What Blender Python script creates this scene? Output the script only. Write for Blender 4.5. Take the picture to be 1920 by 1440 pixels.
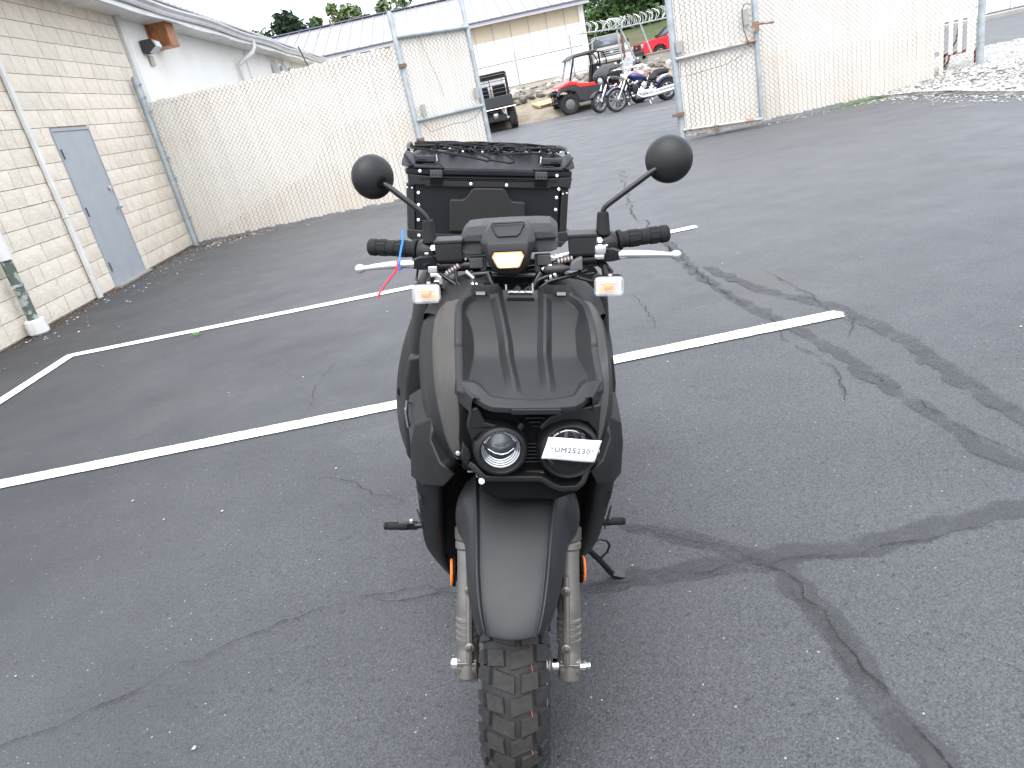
import bpy, math, random
from mathutils import Vector, Matrix
R = math.radians
PI = math.pi
random.seed(7)
for o in list(bpy.data.objects): bpy.data.objects.remove(o)
scn = bpy.context.scene
COL = scn.collection

# ------------------------------------------------------------------ camera
PITCH, ROLL = R(21.945), R(12.439)
_F = Vector((0, math.cos(PITCH), -math.sin(PITCH)))
_U = Vector((0, math.sin(PITCH), math.cos(PITCH)))
_R = Vector((1, 0, 0))
_ix = _R * math.cos(ROLL) - _U * math.sin(ROLL)
_up = _R * math.sin(ROLL) + _U * math.cos(ROLL)
cam_d = bpy.data.cameras.new('camera'); cam = bpy.data.objects.new('camera', cam_d); COL.objects.link(cam)
m = Matrix((_ix, _up, -_F)).transposed().to_4x4(); m.translation = (0, 0, 1.35)
cam.matrix_world = m
cam_d.sensor_width = 36; cam_d.lens = 36 * 1343 / 1920
cam_d.clip_start = 0.02; cam_d.clip_end = 2000
scn.camera = cam

# ------------------------------------------------------------------ sky and sun (bright overcast)
SUN_EL, SUN_AZ = R(62), R(185)      # azimuth measured from +Y towards +X
world = bpy.data.worlds.new('World'); scn.world = world; world.use_nodes = True
wn = world.node_tree.nodes; wl = world.node_tree.links; wn.clear()
sky = wn.new('ShaderNodeTexSky'); sky.sky_type = 'NISHITA'; sky.sun_disc = False
sky.sun_elevation = SUN_EL; sky.sun_rotation = SUN_AZ; sky.dust_density = 3; sky.air_density = 1
mixw = wn.new('ShaderNodeMix'); mixw.data_type = 'RGBA'; mixw.inputs[0].default_value = 0.86
wl.new(sky.outputs[0], mixw.inputs[6])
# overcast cloud deck: grey white with soft mottling
tc = wn.new('ShaderNodeTexCoord'); nz = wn.new('ShaderNodeTexNoise'); nz.inputs['Scale'].default_value = 1.6
nz.inputs['Detail'].default_value = 4; wl.new(tc.outputs['Generated'], nz.inputs['Vector'])
rmp = wn.new('ShaderNodeValToRGB'); rmp.color_ramp.elements[0].color = (6.6, 7.2, 8.1, 1); rmp.color_ramp.elements[1].color = (11.0, 11.3, 11.8, 1)
rmp.color_ramp.elements[0].position = .3; rmp.color_ramp.elements[1].position = .7
wl.new(nz.outputs[0], rmp.inputs[0])
# an overcast sky is brightest overhead and dimmer towards the horizon
sxyz = wn.new('ShaderNodeSeparateXYZ'); wl.new(tc.outputs['Generated'], sxyz.inputs[0])
grad = wn.new('ShaderNodeMapRange'); grad.inputs[1].default_value = 0; grad.inputs[2].default_value = 1; grad.inputs[3].default_value = .62; grad.inputs[4].default_value = 1.3
wl.new(sxyz.outputs[2], grad.inputs[0])
cmul = wn.new('ShaderNodeVectorMath'); cmul.operation = 'SCALE'; wl.new(rmp.outputs[0], cmul.inputs[0]); wl.new(grad.outputs[0], cmul.inputs['Scale'])
wl.new(cmul.outputs[0], mixw.inputs[7])
bg = wn.new('ShaderNodeBackground'); bg.inputs[1].default_value = 0.1
wo = wn.new('ShaderNodeOutputWorld'); wl.new(mixw.outputs[2], bg.inputs[0]); wl.new(bg.outputs[0], wo.inputs[0])
sd = bpy.data.lights.new('sun', 'SUN'); sd.energy = 1.1; sd.angle = R(50); sd.color = (1, .975, .94)
sun = bpy.data.objects.new('sun', sd); COL.objects.link(sun)
sdir = Vector((math.sin(SUN_AZ) * math.cos(SUN_EL), math.cos(SUN_AZ) * math.cos(SUN_EL), math.sin(SUN_EL)))
sun.rotation_euler = sdir.to_track_quat('Z', 'Y').to_euler(); sun.location = (4, -6, 12)
vs = scn.view_settings; vs.view_transform = 'Standard'; vs.look = 'None'; vs.gamma = 1; vs.exposure = 1.58
vs.use_curve_mapping = False

# ------------------------------------------------------------------ materials
MATS = {}
def mat(name, color, rough=.6, metal=0., spec=.5, n=None, col2=None, bump=None, emit=None, trans=0, alpha=1, ior=1.45, rand=0, coat=0):
    """n=(scale, detail) noise mixes color->col2 ; bump=(scale, strength[, distance])"""
    if name in MATS: return MATS[name]
    mt = bpy.data.materials.new(name); mt.use_nodes = True
    t = mt.node_tree; N = t.nodes; Lk = t.links; b = N['Principled BSDF']
    b.inputs['Base Color'].default_value = (*color, 1); b.inputs['Roughness'].default_value = rough
    b.inputs['Metallic'].default_value = metal; b.inputs['Specular IOR Level'].default_value = spec
    b.inputs['Transmission Weight'].default_value = trans; b.inputs['Alpha'].default_value = alpha; b.inputs['IOR'].default_value = ior
    b.inputs['Coat Weight'].default_value = coat
    tcn = N.new('ShaderNodeTexCoord')
    src = None
    if n:
        z = N.new('ShaderNodeTexNoise'); z.inputs['Scale'].default_value = n[0]; z.inputs['Detail'].default_value = n[1] if len(n) > 1 else 4
        Lk.new(tcn.outputs['Object'], z.inputs['Vector'])
        r = N.new('ShaderNodeValToRGB'); lo, hi = (n[2], n[3]) if len(n) > 3 else (.35, .65)
        r.color_ramp.elements[0].position = lo; r.color_ramp.elements[1].position = hi
        r.color_ramp.elements[0].color = (*color, 1); r.color_ramp.elements[1].color = (*(col2 or [c * .8 for c in color]), 1)
        Lk.new(z.outputs[0], r.inputs[0]); src = r.outputs[0]
        Lk.new(src, b.inputs['Base Color'])
    if rand:
        oi = N.new('ShaderNodeObjectInfo'); mr = N.new('ShaderNodeMapRange'); mr.inputs[3].default_value = 1 - rand; mr.inputs[4].default_value = 1 + rand * .3
        Lk.new(oi.outputs['Random'], mr.inputs[0])
        hs = N.new('ShaderNodeHueSaturation'); Lk.new(mr.outputs[0], hs.inputs['Value'])
        if src: Lk.new(src, hs.inputs['Color'])
        else: hs.inputs['Color'].default_value = (*color, 1)
        Lk.new(hs.outputs[0], b.inputs['Base Color'])
    if bump:
        z2 = N.new('ShaderNodeTexNoise'); z2.inputs['Scale'].default_value = bump[0]; z2.inputs['Detail'].default_value = 3
        Lk.new(tcn.outputs['Object'], z2.inputs['Vector'])
        bp = N.new('ShaderNodeBump'); bp.inputs['Strength'].default_value = bump[1]; bp.inputs['Distance'].default_value = bump[2] if len(bump) > 2 else .002
        Lk.new(z2.outputs[0], bp.inputs['Height']); Lk.new(bp.outputs[0], b.inputs['Normal'])
    if emit:
        b.inputs['Emission Color'].default_value = (*emit[:3], 1); b.inputs['Emission Strength'].default_value = emit[3]
    MATS[name] = mt; return mt
def nodes(mt): return mt.node_tree.nodes, mt.node_tree.links, mt.node_tree.nodes['Principled BSDF']

M_black = mat('satin_black_plastic', (.0085, .0088, .0098), .46, spec=.42, n=(14, 5), col2=(.012, .012, .0127), bump=(900, .25, .0006))
M_tray = mat('textured_grey_black_plastic', (.0125, .0128, .0142), .5, spec=.45, n=(9, 5), col2=(.0165, .0167, .0175), bump=(1300, .35, .0006))
M_deep = mat('matte_black_cavity', (.0045, .0045, .005), .8, spec=.15)
M_gloss = mat('gloss_black_paint', (.008, .008, .009), .22, spec=.5)
M_bronze = mat('bronze_grey_metallic_paint', (.094, .089, .083), .4, metal=.35, spec=.5, n=(30, 6), col2=(.082, .078, .073), bump=(1500, .12, .0004))
M_fend = mat('graphite_satin_fender', (.0115, .0124, .0145), .44, metal=.1, spec=.42, n=(8, 5), col2=(.020, .021, .0225), bump=(1200, .15, .0004))
M_rub = mat('rubber', (.012, .012, .013), .7, spec=.3, bump=(500, .3, .0008))
M_tyre = mat('tyre_rubber', (.021, .021, .023), .7, spec=.35, n=(60, 5), col2=(.028, .0275, .0275), bump=(300, .4, .001))
M_block = mat('dusty_tread_rubber', (.040, .038, .0355), .85, spec=.2, n=(90, 6), col2=(.03, .029, .028), bump=(400, .4, .001))
M_fork = mat('titanium_fork_paint', (.19, .178, .163), .36, metal=.55, n=(40, 4), col2=(.165, .155, .143), bump=(900, .12, .0005))
M_forkd = mat('dark_fork_collar', (.09, .08, .07), .4, metal=.4)
M_alu = mat('polished_aluminium', (.75, .75, .77), .26, metal=.85, bump=(600, .05, .0005))
M_chrome = mat('chrome', (.8, .81, .83), .1, metal=1)
M_zinc = mat('zinc_bolt', (.62, .62, .6), .35, metal=.8)
M_rivet = mat('bright_rivet', (.78, .8, .84), .22, metal=.6)
M_box = mat('black_aluminium_sheet', (.0085, .0095, .0135), .42, spec=.35, n=(5, 6), col2=(.012, .0125, .015), bump=(900, .15, .0005))
M_lid = mat('grey_black_lid_plastic', (.03, .031, .037), .5, spec=.4, n=(12, 5), col2=(.036, .037, .042), bump=(800, .25, .0006))
M_frame = mat('box_frame_plastic', (.019, .0185, .019), .5, spec=.4, bump=(900, .2, .0006))
M_lens = mat('clear_lens', (.06, .062, .066), .05, alpha=.22, spec=.6)
M_siglens = mat('signal_lens_plastic', (.85, .86, .88), .08, alpha=.24, spec=.8)
M_amber = mat('amber_reflector', (.85, .26, .03), .3, n=(180, 2), col2=(.7, .35, .15))
M_orange = mat('orange_reflector', (.8, .14, .015), .3, n=(400, 1), col2=(.9, .26, .05))
M_white = mat('white_paper', (.80, .80, .83), .7, n=(30, 3), col2=(.75, .75, .79))
M_ink = mat('black_ink', (.03, .03, .035), .8)
M_grey_ink = mat('pale_grey_ink', (.28, .29, .38), .8)
M_glow = mat('warm_lamp_glow', (1, .8, .5), .4, emit=(1.0, .60, .38, .42))
M_glow2 = mat('hot_lamp_glow', (.3, .25, .15), .4, emit=(1.0, .84, .56, 1.1))
M_dglass = mat('dark_lamp_glass', (.012, .013, .016), .18, spec=.35)
M_blue = mat('blue_tie', (.01, .17, .62), .4)
M_red = mat('red_tie', (.72, .035, .07), .4)

# ------------------------------------------------------------------ mesh builder
class MB:
    def __init__(s): s.v = []; s.f = []
    def add(s, vs, fs):
        o = len(s.v); s.v += [tuple(v) for v in vs]; s.f += [tuple(i + o for i in f) for f in fs]; return s
    def box(s, c, d, rot=None, taper=1.0):
        hx, hy, hz = d[0] / 2, d[1] / 2, d[2] / 2
        vs = [Vector((x * hx * (taper if z > 0 else 1), y * hy * (taper if z > 0 else 1), z * hz)) for z in (-1, 1) for y in (-1, 1) for x in (-1, 1)]
        if rot is not None: vs = [rot @ v for v in vs]
        vs = [v + Vector(c) for v in vs]
        return s.add(vs, [(0, 2, 3, 1), (4, 5, 7, 6), (0, 1, 5, 4), (2, 6, 7, 3), (0, 4, 6, 2), (1, 3, 7, 5)])
    def loft(s, secs, closed=True, caps=True):
        n = len(secs[0]); vs = [p for sec in secs for p in sec]; fs = []
        for i in range(len(secs) - 1):
            for j in range(n if closed else n - 1):
                k = (j + 1) % n
                fs.append((i * n + j, i * n + k, (i + 1) * n + k, (i + 1) * n + j))
        if caps and closed:
            fs.append(tuple(range(n))[::-1]); fs.append(tuple((len(secs) - 1) * n + j for j in range(n)))
        return s.add(vs, fs)
    def tube(s, pts, r, n=8, caps=True, flat=1.0):
        pts = [Vector(p) for p in pts]; m_ = len(pts)
        rs = r if isinstance(r, (list, tuple)) else [r] * m_
        secs = []; up = None
        for i, p in enumerate(pts):
            t = (pts[min(i + 1, m_ - 1)] - pts[max(i - 1, 0)])
            t = t.normalized() if t.length > 1e-9 else Vector((0, 0, 1))
            if up is None:
                up = Vector((0, 0, 1)) if abs(t.z) < .9 else Vector((0, 1, 0))
            a = t.cross(up).normalized(); b = a.cross(t).normalized(); up = b
            secs.append([p + (a * math.cos(2 * PI * k / n) + b * math.sin(2 * PI * k / n) * flat) * rs[i] for k in range(n)])
        return s.loft(secs, True, caps)
    def lathe(s, prof, c=(0, 0, 0), axis=(0, 0, 1), n=24, caps=True, arc=2 * PI):
        q = Vector((0, 0, 1)).rotation_difference(Vector(axis).normalized()); secs = []
        for r, h in prof:
            secs.append([q @ Vector((r * math.cos(arc * k / n), r * math.sin(arc * k / n), h)) + Vector(c) for k in range(n)])
        return s.loft(secs, True, caps)
    def prism(s, poly, y0, y1, ax='y', inset=0):
        def P(a, b, d):
            return (a, d, b) if ax == 'y' else ((d, a, b) if ax == 'x' else (a, b, d))
        n = len(poly)
        vs = [P(a, b, y0) for a, b in poly] + [P(a, b, y1) for a, b in poly]
        fs = [tuple(range(n)), tuple(range(2 * n - 1, n - 1, -1))] + [(i, i + n, (i + 1) % n + n, (i + 1) % n) for i in range(n)]
        return s.add(vs, fs)
    def grid(s, fn, nu, nv):
        vs = [fn(i / nu, j / nv) for j in range(nv + 1) for i in range(nu + 1)]
        fs = [(j * (nu + 1) + i, j * (nu + 1) + i + 1, (j + 1) * (nu + 1) + i + 1, (j + 1) * (nu + 1) + i) for j in range(nv) for i in range(nu)]
        return s.add(vs, fs)
    def mirror(s):
        n = len(s.v); vs = [(-x, y, z) for x, y, z in s.v]
        fs = [tuple(i + 0 for i in reversed(f)) for f in s.f]
        return s.add(vs, fs)
    def xf(s, M): s.v = [tuple(M @ Vector(v)) for v in s.v]; return s
    def mesh(s, name, mt, smooth=None):
        me = bpy.data.meshes.new(name); me.from_pydata(s.v, [], s.f); me.validate(); me.update()
        if mt: me.materials.append(mt)
        if smooth is not None:
            me.shade_smooth(); me.set_sharp_from_angle(angle=R(smooth))
        return me

def fixn(me):
    import bmesh
    b = bmesh.new(); b.from_mesh(me); bmesh.ops.recalc_face_normals(b, faces=b.faces); b.to_mesh(me); b.free()

def link(name, me, parent=None, loc=None):
    o = bpy.data.objects.new(name, me); COL.objects.link(o)
    if parent is not None: o.parent = parent
    if loc is not None: o.location = loc
    return o
def obj(name, mb, mt, parent=None, smooth=35, bevel=0, seg=2, sub=0, solid=0, label=None, kind=None, soff=-1):
    me = mb.mesh(name, mt, None); fixn(me); me.shade_smooth()
    if smooth is not None and not sub: me.set_sharp_from_angle(angle=R(smooth))
    if smooth is None: me.shade_flat()
    o = link(name, me, parent)
    if solid:
        md = o.modifiers.new('solid', 'SOLIDIFY'); md.thickness = solid; md.offset = soff
    if bevel:
        md = o.modifiers.new('bevel', 'BEVEL'); md.width = bevel; md.segments = seg; md.limit_method = 'ANGLE'; md.angle_limit = R(28); md.harden_normals = False
        me.shade_smooth()
        for a in [a for a in me.attributes if a.name == 'sharp_edge']: me.attributes.remove(a)
        w = o.modifiers.new('wn', 'WEIGHTED_NORMAL'); w.keep_sharp = True
    if sub:
        md = o.modifiers.new('sub', 'SUBSURF'); md.levels = sub; md.render_levels = sub
    if label: o['label'] = label
    if kind: o['kind'] = kind
    return o
def tag(o, label, cat, group=None, kind=None):
    o['label'] = label; o['category'] = cat
    if group: o['group'] = group
    if kind: o['kind'] = kind
    return o
def thing(name, label, cat, loc=(0, 0, 0), rot=(0, 0, 0), group=None, scale=1):
    o = bpy.data.objects.new(name, None); COL.objects.link(o); o.location = loc; o.rotation_euler = rot
    o.scale = (scale,) * 3; o.empty_display_size = .1
    return tag(o, label, cat, group)
def struct(name, mb, mt, parent=None, smooth=30):
    o = obj(name, mb, mt, parent, smooth)
    if parent is None: o['kind'] = 'structure'
    return o
def smoothstep(a, b, x):
    t = max(0, min(1, (x - a) / (b - a))); return t * t * (3 - 2 * t)
# ================================================================== THE SETTING
# ---- asphalt
M_asph = mat('sealed_asphalt', (.05, .05, .053), .72, spec=.5)
N, Lk, B = nodes(M_asph)
tcn = N.new('ShaderNodeTexCoord'); OC = tcn.outputs['Object']
def noise(sc, det=4, rough=.55, vec=None, dist=0):
    z = N.new('ShaderNodeTexNoise'); z.inputs['Scale'].default_value = sc; z.inputs['Detail'].default_value = det
    z.inputs['Roughness'].default_value = rough; z.inputs['Distortion'].default_value = dist
    Lk.new(vec or OC, z.inputs['Vector']); return z.outputs[0]
def ramp(src, stops):
    r = N.new('ShaderNodeValToRGB'); e = r.color_ramp.elements
    while len(e) < len(stops): e.new(.5)
    for k, (p, c) in enumerate(stops): e[k].position = p; e[k].color = (c, c, c, 1) if isinstance(c, (int, float)) else (*c, 1)
    Lk.new(src, r.inputs[0]); return r.outputs[0]
def mixc(f, a, b, mode='MIX'):
    q = N.new('ShaderNodeMix'); q.data_type = 'RGBA'; q.blend_type = mode
    for sock, v in ((q.inputs[0], f), (q.inputs[6], a), (q.inputs[7], b)):
        if isinstance(v, (int, float)): sock.default_value = v
        elif isinstance(v, tuple): sock.default_value = (*v, 1)
        else: Lk.new(v, sock)
    return q.outputs[2]
def math_(op, a, b=0.):
    q = N.new('ShaderNodeMath'); q.operation = op
    for k, v in ((0, a), (1, b)):
        if isinstance(v, (int, float)): q.inputs[k].default_value = v
        else: Lk.new(v, q.inputs[k])
    return q.outputs[0]
def voro(sc, feat='F1', out=0, rnd=1):
    q = N.new('ShaderNodeTexVoronoi'); q.inputs['Scale'].default_value = sc; q.feature = feat; q.inputs['Randomness'].default_value = rnd
    Lk.new(OC, q.inputs['Vector']); return q.outputs[out]
# worn seal coat versus exposed aggregate (the right-hand stalls are more worn)
sep = N.new('ShaderNodeSeparateXYZ'); Lk.new(OC, sep.inputs[0])
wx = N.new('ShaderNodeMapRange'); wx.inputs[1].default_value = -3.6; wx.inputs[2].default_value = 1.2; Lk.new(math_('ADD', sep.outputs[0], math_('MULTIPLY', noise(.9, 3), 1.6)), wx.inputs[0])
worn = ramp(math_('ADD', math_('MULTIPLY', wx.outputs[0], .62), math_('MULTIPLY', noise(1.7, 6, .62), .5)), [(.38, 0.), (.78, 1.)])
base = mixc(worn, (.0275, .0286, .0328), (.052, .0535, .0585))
sky_sheen = N.new('ShaderNodeMapRange'); sky_sheen.inputs[1].default_value = 4.5; sky_sheen.inputs[2].default_value = 10; Lk.new(math_('ADD', math_('ADD', sep.outputs[1], math_('MULTIPLY', math_('MINIMUM', sep.outputs[0], 1.5), .9)), math_('MULTIPLY', noise(.6, 4), 2)), sky_sheen.inputs[0])
base = mixc(math_('MULTIPLY', sky_sheen.outputs[0], .75), base, (.094, .0955, .101))  # grazing sky reflection painted into the asphalt colour, paler towards the gate
base = mixc(ramp(noise(.45, 5, .6), [(.4, 0.), (.7, .35)]), base, (.082, .083, .087))
streak = N.new('ShaderNodeMapping'); streak.inputs['Scale'].default_value = (.5, 2.2, 1); streak.inputs['Rotation'].default_value = (0, 0, .25); Lk.new(OC, streak.inputs['Vector'])
base = mixc(ramp(noise(1.1, 6, .65, vec=streak.outputs[0]), [(.42, 0.), (.7, .22)]), base, mixc(1., base, (.62, .62, .64), 'MULTIPLY'))
fine = ramp(noise(300, 4, .7), [(.3, .55), (.7, 1.45)])
base = mixc(ramp(noise(60, 3, .7), [(.3, .8), (.7, .3)]), base, mixc(1., base, fine, 'MULTIPLY'))
agg = ramp(voro(260, out=1), [(.0, .4), (1., 1.75)])
base = mixc(math_('MULTIPLY', worn, .8), base, mixc(1., base, agg, 'MULTIPLY'))
# pits
pit = ramp(noise(48, 5, .75), [(.33, 1.), (.40, 0.)])
base = mixc(math_('MULTIPLY', pit, .8), base, (.014, .014, .015))
# sparse pale chips
spot = ramp(voro(42, out=0), [(.06, 1.), (.13, 0.)])
vsel = N.new('ShaderNodeTexVoronoi'); vsel.inputs['Scale'].default_value = 42; Lk.new(OC, vsel.inputs['Vector'])
sc_ = N.new('ShaderNodeSeparateColor'); Lk.new(vsel.outputs['Color'], sc_.inputs[0])
sel = ramp(sc_.outputs[0], [(.86, 0.), (.9, 1.)])
base = mixc(math_('MULTIPLY', spot, sel), base, (.33, .32, .29))
spot2 = ramp(voro(110, out=0), [(.10, 1.), (.2, 0.)])
v2 = N.new('ShaderNodeTexVoronoi'); v2.inputs['Scale'].default_value = 110; Lk.new(OC, v2.inputs['Vector'])
s2_ = N.new('ShaderNodeSeparateColor'); Lk.new(v2.outputs['Color'], s2_.inputs[0])
base = mixc(math_('MULTIPLY', spot2, ramp(s2_.outputs[1], [(.88, 0.), (.92, .8)])), base, (.26, .255, .24))
dirt = ramp(noise(.8, 6, .6, dist=.6), [(.6, 0.), (.74, .35)])
base = mixc(dirt, base, (.082, .075, .062))
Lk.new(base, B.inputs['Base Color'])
Lk.new(ramp(noise(2.3, 5), [(.3, .5), (.7, .72)]), B.inputs['Roughness'])
hgt = math_('ADD', math_('MULTIPLY', noise(260, 3, .6), .9), math_('MULTIPLY', voro(220), .8))
hgt = math_('ADD', hgt, math_('MULTIPLY', pit, -1.3))
bp = N.new('ShaderNodeBump'); bp.inputs['Strength'].default_value = .5; bp.inputs['Distance'].default_value = .003
Lk.new(hgt, bp.inputs['Height']); Lk.new(bp.outputs[0], B.inputs['Normal'])

def lot_h(x, y):
    return .018 * max(0, y - 13) if x < 12 else .018 * max(0, y - 13) * max(0, 1 - (x - 12) / 6)
mb = MB()
xs = [-80, -40, -20, -12, -8, -5, 0, 3, 6, 9, 12, 15, 18, 24, 40, 80]; ys = [-30, -10, 0, 5, 9, 13, 15, 18, 21, 24, 26, 30, 34, 40, 60, 300]
vs_ = [(x, y, lot_h(x, min(y, 26))) for y in ys for x in xs]; nx = len(xs)
mb.add(vs_, [(j * nx + i, j * nx + i + 1, (j + 1) * nx + i + 1, (j + 1) * nx + i) for j in range(len(ys) - 1) for i in range(nx - 1)])
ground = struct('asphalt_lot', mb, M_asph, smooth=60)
ground['label'] = 'dark patched asphalt of the parking lot with cracks'

# ---- seal bands and cracks (sheets 4 mm above the asphalt, with ragged alpha edges)
def band_mat(name, col, rough, thr, edge, sc=9, lo=.1, hi=.68):
    mt = bpy.data.materials.new(name); mt.use_nodes = True
    global N, Lk, OC
    N, Lk = mt.node_tree.nodes, mt.node_tree.links; b = N['Principled BSDF']
    t = N.new('ShaderNodeTexCoord'); OC = t.outputs['Object']
    uv = N.new('ShaderNodeSeparateXYZ'); Lk.new(t.outputs['UV'], uv.inputs[0])
    d = math_('ABSOLUTE', math_('SUBTRACT', uv.outputs[1], .5))          # 0 centre .. .5 edge
    d2 = math_('ADD', math_('MULTIPLY', d, 2), math_('MULTIPLY', math_('SUBTRACT', noise(sc, 6, .7), .5), edge))
    a = ramp(d2, [(thr - .16, 1.), (thr, 0.)])
    a = math_('MULTIPLY', a, ramp(noise(5, 5, .7), [(.36, lo), (.6, hi)]))
    c = mixc(ramp(noise(70, 4, .7), [(.3, 0.), (.7, 1.)]), col, tuple(k * 1.5 for k in col))
    Lk.new(c, b.inputs['Base Color']); Lk.new(a, b.inputs['Alpha']); b.inputs['Roughness'].default_value = rough
    b.inputs['Specular IOR Level'].default_value = .4
    bpn = N.new('ShaderNodeBump'); bpn.inputs['Strength'].default_value = .35; bpn.inputs['Distance'].default_value = .003
    Lk.new(noise(130, 4, .6), bpn.inputs['Height']); Lk.new(bpn.outputs[0], b.inputs['Normal'])
    return mt
M_seal = band_mat('smooth_tar_band', (.043, .044, .048), .62, .72, .9)
M_seald = band_mat('dark_tar_band', (.040, .040, .043), .6, .62, 1.5, 14)
M_crack = band_mat('open_crack', (.012, .012, .012), .9, .34, 1.5, 60, .15, .9)
def ribbon(name, pts, w, mt, z, jit=.015, step=.06):
    rnd = random.Random(len(pts) * 31 + int(w * 1000)); P = []
    for a, b in zip(pts, pts[1:]):
        a, b = Vector((*a, 0)), Vector((*b, 0)); k = max(1, int((b - a).length / step))
        for i in range(k): P.append(a.lerp(b, i / k))
    P.append(Vector((*pts[-1], 0)))
    P = [p + Vector((rnd.uniform(-jit, jit), rnd.uniform(-jit, jit), 0)) for p in P]
    vs, uv = [], []; acc = 0
    for i, p in enumerate(P):
        t = (P[min(i + 1, len(P) - 1)] - P[max(i - 1, 0)]).normalized(); nn = Vector((-t.y, t.x, 0))
        ww = w * rnd.uniform(.75, 1.2) * (min(1, .25 + i / 3, .25 + (len(P) - 1 - i) / 3))
        vs += [p + nn * ww / 2 + Vector((0, 0, z)), p - nn * ww / 2 + Vector((0, 0, z))]
    me = bpy.data.meshes.new(name)
    me.from_pydata([tuple(v) for v in vs], [], [(2 * i, 2 * i + 1, 2 * i + 3, 2 * i + 2) for i in range(len(P) - 1)])
    ul = me.uv_layers.new(name='UVMap')
    for li, loop in enumerate(me.loops): ul.data[li].uv = (loop.vertex_index // 2 * .1, loop.vertex_index % 2)
    me.materials.append(mt); o = link(name, me, ground); return o
ribbon('seal_band', [(.05, 1.70), (.236, 1.675), (.431, 1.65), (.65, 1.63), (.816, 1.605), (1.026, 1.61), (1.4, 1.62), (1.8, 1.6)], .13, M_seal, .002)
ribbon('seal_band', [(.25, 1.97), (.435, 1.80), (.552, 1.674), (.62, 1.58), (.637, 1.459), (.639, 1.299), (.633, 1.15), (.635, 1.034), (.643, .9), (.65, .7)], .12, M_seal, .003)
ribbon('crack', [(2.14, 10.28), (1.8, 8.6), (1.52, 7.06), (1.45, 5.92), (1.36, 4.76)], .05, M_crack, .008, jit=.05, step=.1)
ribbon('seal_band', [(.60, 1.52), (.625, 1.3), (.632, 1.15), (.636, 1.0), (.66, .7)], .085, M_seald, .0045)
ribbon('seal_band', [(1.46, 5.6), (1.36, 4.76), (1.345, 4.3), (1.357, 3.72), (1.41, 3.4), (1.45, 2.88), (1.43, 2.63), (1.44, 2.36), (1.447, 2.1), (1.44, 1.92), (1.48, 1.7)], .12, M_seal, .004)
ribbon('seal_band', [(1.44, 4.67), (1.53, 3.93), (1.7, 3.48), (1.73, 2.92), (1.68, 2.43), (1.66, 2.04), (1.7, 1.6)], .13, M_seal, .0055)
FADE = band_mat('faded_tan_line', (.30, .27, .20), .8, .7, 1.2, 5, .2, .75)
ribbon('faded_line', [(2.4, 22.9), (3.0, 22.2), (3.86, 21.1)], .4, FADE, .175, step=.3)
ribbon('faded_line', [(4.57, 19.6), (5.0, 19.2), (5.5, 18.6)], .35, FADE, .125, step=.3)
for pts, w in (([(.02, 1.69), (.236, 1.665), (.431, 1.641), (.65, 1.612), (.816, 1.582), (1.026, 1.58), (1.281, 1.56)], .014),
               ([(.271, 1.93), (.435, 1.79), (.552, 1.674), (.62, 1.56), (.63, 1.459), (.639, 1.299), (.64, 1.15), (.645, 1.034), (.66, .9), (.66, .75)], .016),
               ([(1.701, 4.33), (1.707, 4.03), (1.679, 3.8), (1.713, 3.7), (1.65, 3.43), (1.686, 3.2), (1.553, 3.0)], .022),
               ([(.881, 4.43), (.871, 4.05), (.84, 3.65)], .016), ([(1.397, 3.53), (1.309, 3.13), (1.356, 2.91), (1.337, 2.68), (1.233, 2.4)], .018),
               ([(2.68, 8.97), (3.58, 9.02), (4.8, 9.03), (5.6, 9.3), (6.0, 9.35), (6.7, 8.6)], .035),
               ([(-1.06, 4.36), (-1.12, 4.0), (-1.09, 3.6), (-1.14, 3.35)], .012), ([(-.95, 2.8), (-.8, 2.72), (-.66, 2.55), (-.47, 2.40)], .014),
               ([(-.2, 1.80), (-.446, 1.853), (-.567, 1.876), (-.667, 1.858), (-.895, 1.821), (-1.044, 1.763), (-1.15, 1.739), (-1.23, 1.659), (-1.379, 1.613), (-1.498, 1.581), (-1.7, 1.55)], .018),
               ([(-.2, 1.78), (-.4, 1.8), (-.56, 1.83)], .02), ([(1.45, 5.9), (1.36, 4.76), (1.345, 4.3), (1.35, 3.72)], .03), ([(1.43, 2.65), (1.45, 2.36), (1.46, 2.1), (1.5, 1.8)], .014),
               ([(-.12, 7.26), (.38, 7.95), (.92, 7.95), (1.5, 7.65)], .04), ([(.3, 5.0), (.42, 4.6), (.40, 4.2), (.5, 3.8)], .012)):
    ribbon('crack', pts, w, M_crack, .008, jit=.014, step=.045)

# ---- painted stall lines
M_line = mat('worn_white_line_paint', (.74, .74, .73), .65, n=(3, 8, .52, .72), col2=(.6, .6, .59), bump=(200, .3, .001))
N, Lk, B = nodes(M_line); tcn = N.new('ShaderNodeTexCoord'); OC = tcn.outputs['Object']
luv = N.new('ShaderNodeSeparateXYZ'); Lk.new(tcn.outputs['UV'], luv.inputs[0])
ld = math_('MULTIPLY', math_('ABSOLUTE', math_('SUBTRACT', luv.outputs[1], .5)), 2)
le = math_('ADD', ld, math_('MULTIPLY', math_('SUBTRACT', noise(70, 6, .75), .5), .34))
la = math_('MULTIPLY', ramp(le, [(.88, 1.), (.95, 0.)]), ramp(noise(38, 8, .78), [(.33, 0.), (.39, 1.)]))
le2 = math_('ADD', luv.outputs[0], math_('MULTIPLY', math_('SUBTRACT', noise(30, 6, .7), .5), .05))
Lk.new(math_('MULTIPLY', la, ramp(le2, [(.985, 1.), (.995, 0.)])), B.inputs['Alpha'])
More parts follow.
